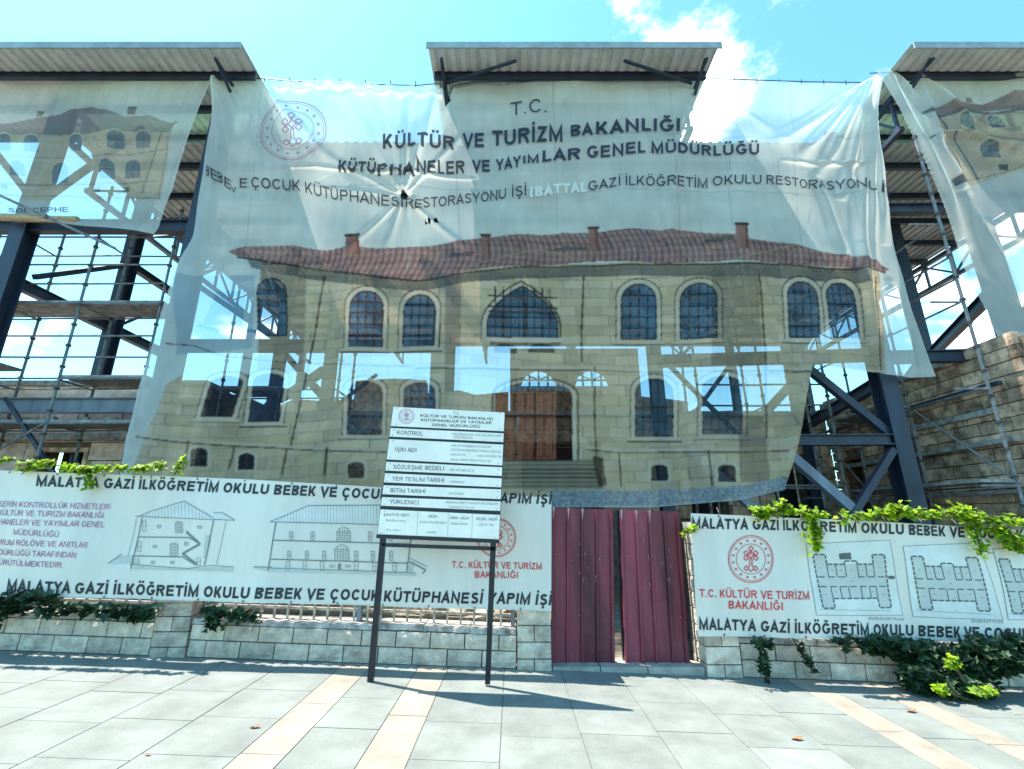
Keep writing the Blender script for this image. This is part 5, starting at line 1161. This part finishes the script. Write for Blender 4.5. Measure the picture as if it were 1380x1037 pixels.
for q in ((0, 0),): d.word('(BATTAL', 714 + q[0], 265 + q[1], 791 + q[0], 258.5 + q[1], 12.5, .04)
d.build('lettering', pr.surf(.034), fabric('white_overprint', .15, None, (.82, .85, .84), tl=.4), mb)
d = Draw(); d.emblem(396, 179, 46, 39, 1.7); d.build('emblem', pr.surf(.03), fabric('pale_red_ink', .25, None, (.50, .22, .32), tl=.5), mb)
# stitched seam and the cable that carries the cloth
hm = MB(); 
tp = [(U(x, y - .5, YM) + Vector((0, -.02, 0))) for x, y in OUT[:18]]
cab = MB().tube(tp, .012, 5).build('cable', M_steel, mb)
for i in range(8):
    p = U(356 + i * 34, 110 + i * .9, YM); MB().tube([p + Vector((0, 0, -.05)), p + Vector((0, -.01, .12))], .012, 5).build('hook', M_steel, mb)
cb = MB()
for i in range(6):
    p = U(990 + i * 30, 109 + i * .8, YM); MB().tube([p + Vector((0, 0, -.04)), p + Vector((0, -.01, .09))], .01, 5).build('hook', M_steel, mb)

# left wing banner
def small_building(p, T):
    def q(*a): return [T(a[i], a[i + 1]) for i in range(0, len(a), 2)]
    return q
pl = Print(9.0, .02, -15.5, -6.0, 7.2, 12.6, BASE)
def c9(x, y): return (x / 5.185, 120 + y / 5.185)
def P9(*a): return [c9(a[i], a[i + 1]) for i in range(0, len(a), 2)]
pl.stone(P9(-300, 280, 1225, 280, 1195, 420, 1150, 700, 1130, 780, 780, 790, 400, 775, -300, 760), WALL, cw=.34, ch=.15, amp=.08, mort=.75, wav=.05)
pl.fill(P9(-300, 255, 60, 235, 240, 200, 400, 170, 480, 130, 630, 115, 760, 160, 880, 200, 1050, 190, 1180, 245, 1275, 260, 1220, 300, 1060, 275, 860, 270, 300, 280, -300, 300), C8(132, 116, 124))
pl.fill(P9(-300, 290, 300, 275, 860, 262, 1060, 270, 1220, 295, 1200, 318, 860, 300, 300, 312, -300, 322), SOF, .85)
for a in (P9(240, 190, 255, 155, 300, 155, 285, 190), P9(895, 188, 905, 142, 962, 142, 950, 188)): pl.fill(a, C8(130, 112, 106)); pl.line([a[1], a[2]], 2, DK)
def win9(p, cf, x0, x1, y0, y1, sk=0, glass=GLASS):
    A = arch(x0, x1, y0, y1, rise=(x1 - x0) * .42); Tm = lambda pts, g=0: [cf(x + sk * (y - y1), y) for x, y in pts]
    p.fill(Tm(arch(x0 - 12, x1 + 12, y0 - 12, y1 + 10, rise=(x1 - x0) * .45)), TRIM); p.fill(Tm(A), glass); p.line(Tm(A) + [Tm(A)[0]], 1.1, DK, .8)
    p.line(Tm([((x0 + x1) / 2, y0), ((x0 + x1) / 2, y1)]), 1.2, FRM); p.line(Tm([(x0, (y0 + y1) / 2), (x1, (y0 + y1) / 2)]), 1.2, FRM)
for x0, x1, y0, y1 in ((-180, -90, 310, 430), (-20, 70, 310, 430), (165, 255, 318, 430), (470, 560, 305, 420), (765, 870, 300, 418), (955, 1055, 300, 415), (-160, -60, 505, 640), (70, 160, 500, 600), (350, 465, 505, 650), (695, 800, 500, 630), (875, 985, 498, 625)): win9(pl, c9, x0, x1, y0, y1)
for x0, x1, y0, y1 in ((5, 50, 665, 700), (650, 698, 682, 720), (860, 905, 688, 725)): pl.fill(P9(x0, y0, x1, y0, x1, y1, x0, y1), DK)
for pts in ((-300, 470, 700, 470, 1180, 440), (-300, 660, 650, 662, 1110, 660), (-300, 735, 500, 745, 1130, 775)): pl.line(P9(*pts), 1.4, DK, .7)
pl.line(P9(1140, 310, 1060, 560, 1000, 740), 2, DK, .8); pl.line(P9(1200, 320, 1180, 470, 1120, 760), 1.5, DK, .6)
pl.C[:] = pl.C * .72 + np.array(BASE) * .28
pl.D += .05 * np.sin(pl.X * 1.1 + .4 * pl.Z) + .02 * np.sin(pl.X * 3.3 - pl.Z)
pl.crease((290, 105), (222, 300), .12, .14, False); pl.crease((270, 108), (230, 200), .1, .08, False); pl.crease((0, 290), (200, 314), .10, .1, False); pl.crease((150, 112), (140, 300), .2, .06, False)
lb = empty('printed_mesh_banner', (-10.5, 9.0, 7.5), 'mesh banner printed with the left facade, hung under the left canopy', 'banner')
M_mesh2 = fabric('thin_printed_mesh_cloth', .46, 'print', tl=.45)
pl.build('mesh_cloth', [(-140, 108), (95, 104), (112, 101), (140, 104), (292, 102), (262, 190), (238, 262), (216, 306), (208, 317), (190, 314), (60, 300), (-140, 292)], [], M_mesh2, lb)
d = Draw(); d.word('SOL CEPHE', 12, 287, 92, 285.5, 6.5, .01, -.1); d.build('lettering', pl.surf(.03), LETB, lb)
# right wing banner
pq = Print(8.9, .02, 7.5, 15.5, 3.6, 12.8, BASE)
def c10(x, y): return (1160 + x / 4.714, 80 + y / 4.714)
def P10(*a): return [c10(a[i], a[i + 1]) for i in range(0, len(a), 2)]
pq.stone(P10(440, 345, 1400, 320, 1500, 700, 1040, 690, 640, 830, 560, 640, 480, 480), WALL, cw=.34, ch=.15, amp=.08, mort=.75)
pq.fill(P10(385, 350, 480, 310, 610, 255, 800, 268, 900, 230, 975, 198, 1100, 215, 1400, 230, 1400, 330, 1000, 310, 700, 310, 500, 375), C8(156, 124, 118))
pq.line(P10(385, 352, 500, 372, 690, 308, 860, 328, 1000, 318, 1400, 330), 4, SOF, .9)
pq.fill(P10(660, 310, 860, 330, 1400, 335, 1400, 440, 960, 450, 830, 400, 700, 330), SOF, .4)
for x0, x1, y0, y1, sk in ((650, 745, 340, 445, .25), (860, 940, 340, 412, .6), (790, 905, 515, 610, .3), (1090, 1200, 520, 620, .3), (1100, 1200, 350, 430, .3)): win9(pq, c10, x0, x1, y0, y1, sk)
for x0, x1, y0, y1 in ((885, 945, 662, 700),): pq.fill(P10(x0, y0, x1, y0, x1, y1, x0, y1), DK)
pq.fill(P10(548, 785, 625, 750, 645, 805, 575, 830), C8(60, 70, 84)); pq.fill(P10(675, 230, 715, 228, 735, 258, 690, 260), C8(120, 110, 100))
pq.line(P10(470, 350, 560, 500, 700, 700, 740, 770), 3, DK, .85); pq.line(P10(480, 490, 600, 660, 650, 810), 2, DK, .8); pq.line(P10(590, 480, 720, 460, 850, 470, 1100, 520), 2, DK, .6); pq.line(P10(640, 790, 900, 720, 1100, 650), 1.6, DK, .6)
pq.C[:] = pq.C * .82 + np.array(BASE) * .18
pq.D += .07 * np.sin(pq.X * 1.4 + .7 * pq.Z) + .03 * np.sin(pq.X * 3.3 - pq.Z * 1.3)
for a, b_, w, am in (((1190, 100), (1300, 330), .13, .2), ((1236, 98), (1262, 200), .12, .14), ((1236, 98), (1310, 160), .12, .14), ((1200, 102), (1232, 130), .1, .12), ((1245, 190), (1300, 260), .12, .14), ((1275, 170), (1380, 200), .12, .12), ((1262, 185), (1300, 185), .08, .16), ((1290, 260), (1380, 430), .14, .18), ((1240, 300), (1330, 420), .1, .12), ((1320, 300), (1380, 330), .1, .1)): pq.crease(a, b_, w, am, False)
rb = empty('printed_mesh_banner', (11, 8.9, 5), 'creased mesh banner printed with the side facade, hung under the right canopy', 'banner')
pq.build('mesh_cloth', [(1176, 98), (1232, 95), (1310, 94), (1314, 97), (1500, 96), (1500, 468), (1354, 467), (1325, 410), (1290, 330), (1258, 262), (1230, 200), (1206, 150)], [P10(388, 535, 440, 508, 448, 512, 400, 538)], M_mesh2, rb)
MB().tube([U(1172, 99, 8.88), U(1234, 95.5, 8.88), U(1500, 94, 8.88)], .012, 5).build('cable', M_steel, rb)

# ------------------------------------------------------------ vines
def leaf(b, c, s, r):
    """five-pointed vine leaf folded along its midrib"""
    a = r.uniform(0, 6.28); t = r.uniform(.1, 1.1); n = Vector((math.cos(a) * math.sin(t), -abs(math.sin(a) * math.sin(t)), math.cos(t))).normalized()
    u = n.orthogonal().normalized(); u = (Matrix.Rotation(r.uniform(0, 6.28), 3, n) @ u); v = n.cross(u)
    P = [(0, -.1, 0), (.42, -.32, .1), (.55, .18, .14), (.24, .30, .05), (0, .85, 0), (-.24, .30, .05), (-.55, .18, .14), (-.42, -.32, .1)]
    k = [c + (u * p[0] + v * p[1] + n * p[2]) * s for p in P]; b.quads(k, [(0, 1, 2, 3), (0, 3, 4), (0, 4, 5), (0, 5, 6, 7)])
def vine(label, paths, n, m, size, spread_, seed, group=None, name='vine'):
    r = random.Random(seed); c0 = Vector(paths[0][0]); e = empty(name, tuple(c0), label, 'vine', group)
    st = MB(); b = MB()
    tot = sum(sum((Vector(p[i + 1]) - Vector(p[i])).length for i in range(len(p) - 1)) for p in paths)
    for p in paths:
        st.tube(p, .008, 5)
        for i in range(len(p) - 1):
            a, c = Vector(p[i]), Vector(p[i + 1]); m_ = max(1, round(n * (c - a).length / tot))
            cl_ = r.uniform(.5, 1.5)
            for _ in range(round(m_ * cl_)):
                q = a.lerp(c, r.random()); q = q + Vector((r.gauss(0, spread_), r.gauss(0, spread_ * .6) , r.gauss(0, spread_ * .8))); leaf(b, q, size * r.uniform(.6, 1.35), r)
    st.build('stem', M_stem, e); b.build('foliage', m, e); return e
def V3(Y, *a): return [U(a[i], a[i + 1], Y) for i in range(0, len(a), 2)]
vine('bright green vine with a drooping tip over the top of the left banner', [V3(5.6, 25, 628, 60, 624, 90, 630, 120, 634, 150, 632, 185, 633, 225, 628), V3(5.6, 112, 634, 122, 645, 121, 658), V3(5.6, 60, 626, 45, 632, 28, 634), V3(5.65, 235, 640, 244, 625, 247, 617)], 420, M_leaf, .062, .03, 1)
vine('small bright vine sprig at the far left top of the left banner', [V3(5.6, 0, 622, 8, 620, 17, 617)], 16, M_leaf, .055, .015, 2)
vine('bright green vine hanging over the letters near the start of the floor plan banner', [V3(5.6, 1015, 688, 1040, 689, 1060, 688, 1085, 692, 1110, 695), V3(5.6, 1085, 690, 1095, 705, 1100, 725, 1101, 742), V3(5.6, 1060, 688, 1055, 676), V3(5.6, 1040, 690, 1020, 694)], 420, M_leaf, .062, .035, 3)
vine('long bright green vine spilling over the right end of the floor plan banner', [V3(5.6, 1138, 696, 1170, 697, 1205, 690, 1240, 693, 1290, 694, 1330, 700, 1400, 706), V3(5.6, 1205, 692, 1212, 680), V3(5.6, 1300, 697, 1330, 712, 1380, 730, 1420, 738), V3(5.6, 1310, 705, 1318, 725, 1322, 748), V3(5.6, 1345, 712, 1360, 735, 1385, 748), V3(5.6, 1290, 686, 1310, 690)], 950, M_leaf, .064, .045, 4)
vine('little bright vine tuft beside the stone pier right of the gate', [V3(5.66, 920, 723, 930, 714, 938, 712)], 26, M_leaf, .055, .02, 5)
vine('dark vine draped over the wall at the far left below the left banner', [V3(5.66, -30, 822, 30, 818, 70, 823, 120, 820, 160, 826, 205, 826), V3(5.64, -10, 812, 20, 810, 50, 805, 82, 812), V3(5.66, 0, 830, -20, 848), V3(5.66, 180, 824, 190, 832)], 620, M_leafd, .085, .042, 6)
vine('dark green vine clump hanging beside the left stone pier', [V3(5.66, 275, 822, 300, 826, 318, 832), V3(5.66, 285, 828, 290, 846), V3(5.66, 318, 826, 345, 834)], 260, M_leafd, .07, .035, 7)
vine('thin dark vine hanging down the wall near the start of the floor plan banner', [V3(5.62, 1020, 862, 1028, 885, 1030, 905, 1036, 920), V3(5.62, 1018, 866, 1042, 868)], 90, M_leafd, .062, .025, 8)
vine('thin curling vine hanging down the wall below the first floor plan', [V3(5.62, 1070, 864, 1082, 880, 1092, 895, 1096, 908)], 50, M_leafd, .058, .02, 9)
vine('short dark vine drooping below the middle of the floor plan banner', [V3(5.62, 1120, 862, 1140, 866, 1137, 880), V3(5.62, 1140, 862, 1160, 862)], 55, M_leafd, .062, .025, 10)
def bush(label, lobes, n, m, size, seed):
    r = random.Random(seed); c0 = lobes[0][0]; e = empty('vine_bush', (c0[0], c0[1], gz(c0[0])), label, 'bush'); b = MB(); st = MB()
    for (c, rad) in lobes:
        c = Vector(c); st.tube([(c0[0], c0[1] + .1, gz(c0[0])), tuple(c)], .012, 5)
        for _ in range(n):
            v = Vector((r.gauss(0, 1), r.gauss(0, 1), r.gauss(0, 1))).normalized() * (r.random() ** .35)
            q = c + Vector((v.x * rad[0], v.y * rad[1], v.z * rad[2])); q.y = min(q.y, 5.74); q.z = max(q.z, gz(q.x) + .01); leaf(b, q, size * r.uniform(.6, 1.4), r)
    st.build('stem', M_stem, e); b.build('foliage', m, e); return e
def lob(px, py, Y, rx, ry, rz): return (tuple(U(px, py, Y)), (rx, ry, rz))
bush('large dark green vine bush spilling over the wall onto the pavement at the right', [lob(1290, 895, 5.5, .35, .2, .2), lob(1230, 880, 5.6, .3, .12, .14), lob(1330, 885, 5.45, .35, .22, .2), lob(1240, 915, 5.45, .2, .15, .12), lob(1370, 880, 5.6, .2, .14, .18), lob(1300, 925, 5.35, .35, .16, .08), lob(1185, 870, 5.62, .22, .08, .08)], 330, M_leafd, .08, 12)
bush('bright leafy tuft at the foot of the dark vine bush', [lob(1325, 932, 5.15, .14, .07, .04), lob(1268, 930, 5.2, .05, .05, .04), lob(1284, 893, 5.25, .06, .05, .06)], 40, M_leaf, .06, 13)
# fallen leaves and litter
for (px, py, s_, lab) in ((343, 981, .035, 'small brown dry leaf on the pavement left of the cream strip'), (1074, 997, .04, 'orange dry leaf on the pavement near the worn grey slab'), (1228, 959, .04, 'dry leaf on the pavement between the two right cream strips'), (199, 1018, .018, 'tiny brown scrap on the pavement at the lower left')):
    y = CAMZ; t = (CY - py) / F; ang_ = PITCH + math.atan(t); Yg = 1.58 / -math.tan(ang_); p = U(px, py, Yg); Yg = (1.6 - gz(p.x)) / -math.tan(ang_); p = U(px, py, Yg)
    b = MB(); r = random.Random(px); s = s_
    vs = [(p.x + a * s, Yg + c * s, gz(p.x) + .006 + h * s) for a, c, h in ((-1.2, 0, .1), (-.3, -.6, .35), (.5, -.5, .1), (1.3, .1, .5), (.4, .6, .3), (-.5, .5, .05), (0, 0, .0))]
    b.quads(vs, [(6, 0, 1), (6, 1, 2), (6, 2, 3), (6, 3, 4), (6, 4, 5), (6, 5, 0)]); setp(b.build('dry_leaf', M_dry), lab, 'leaf')
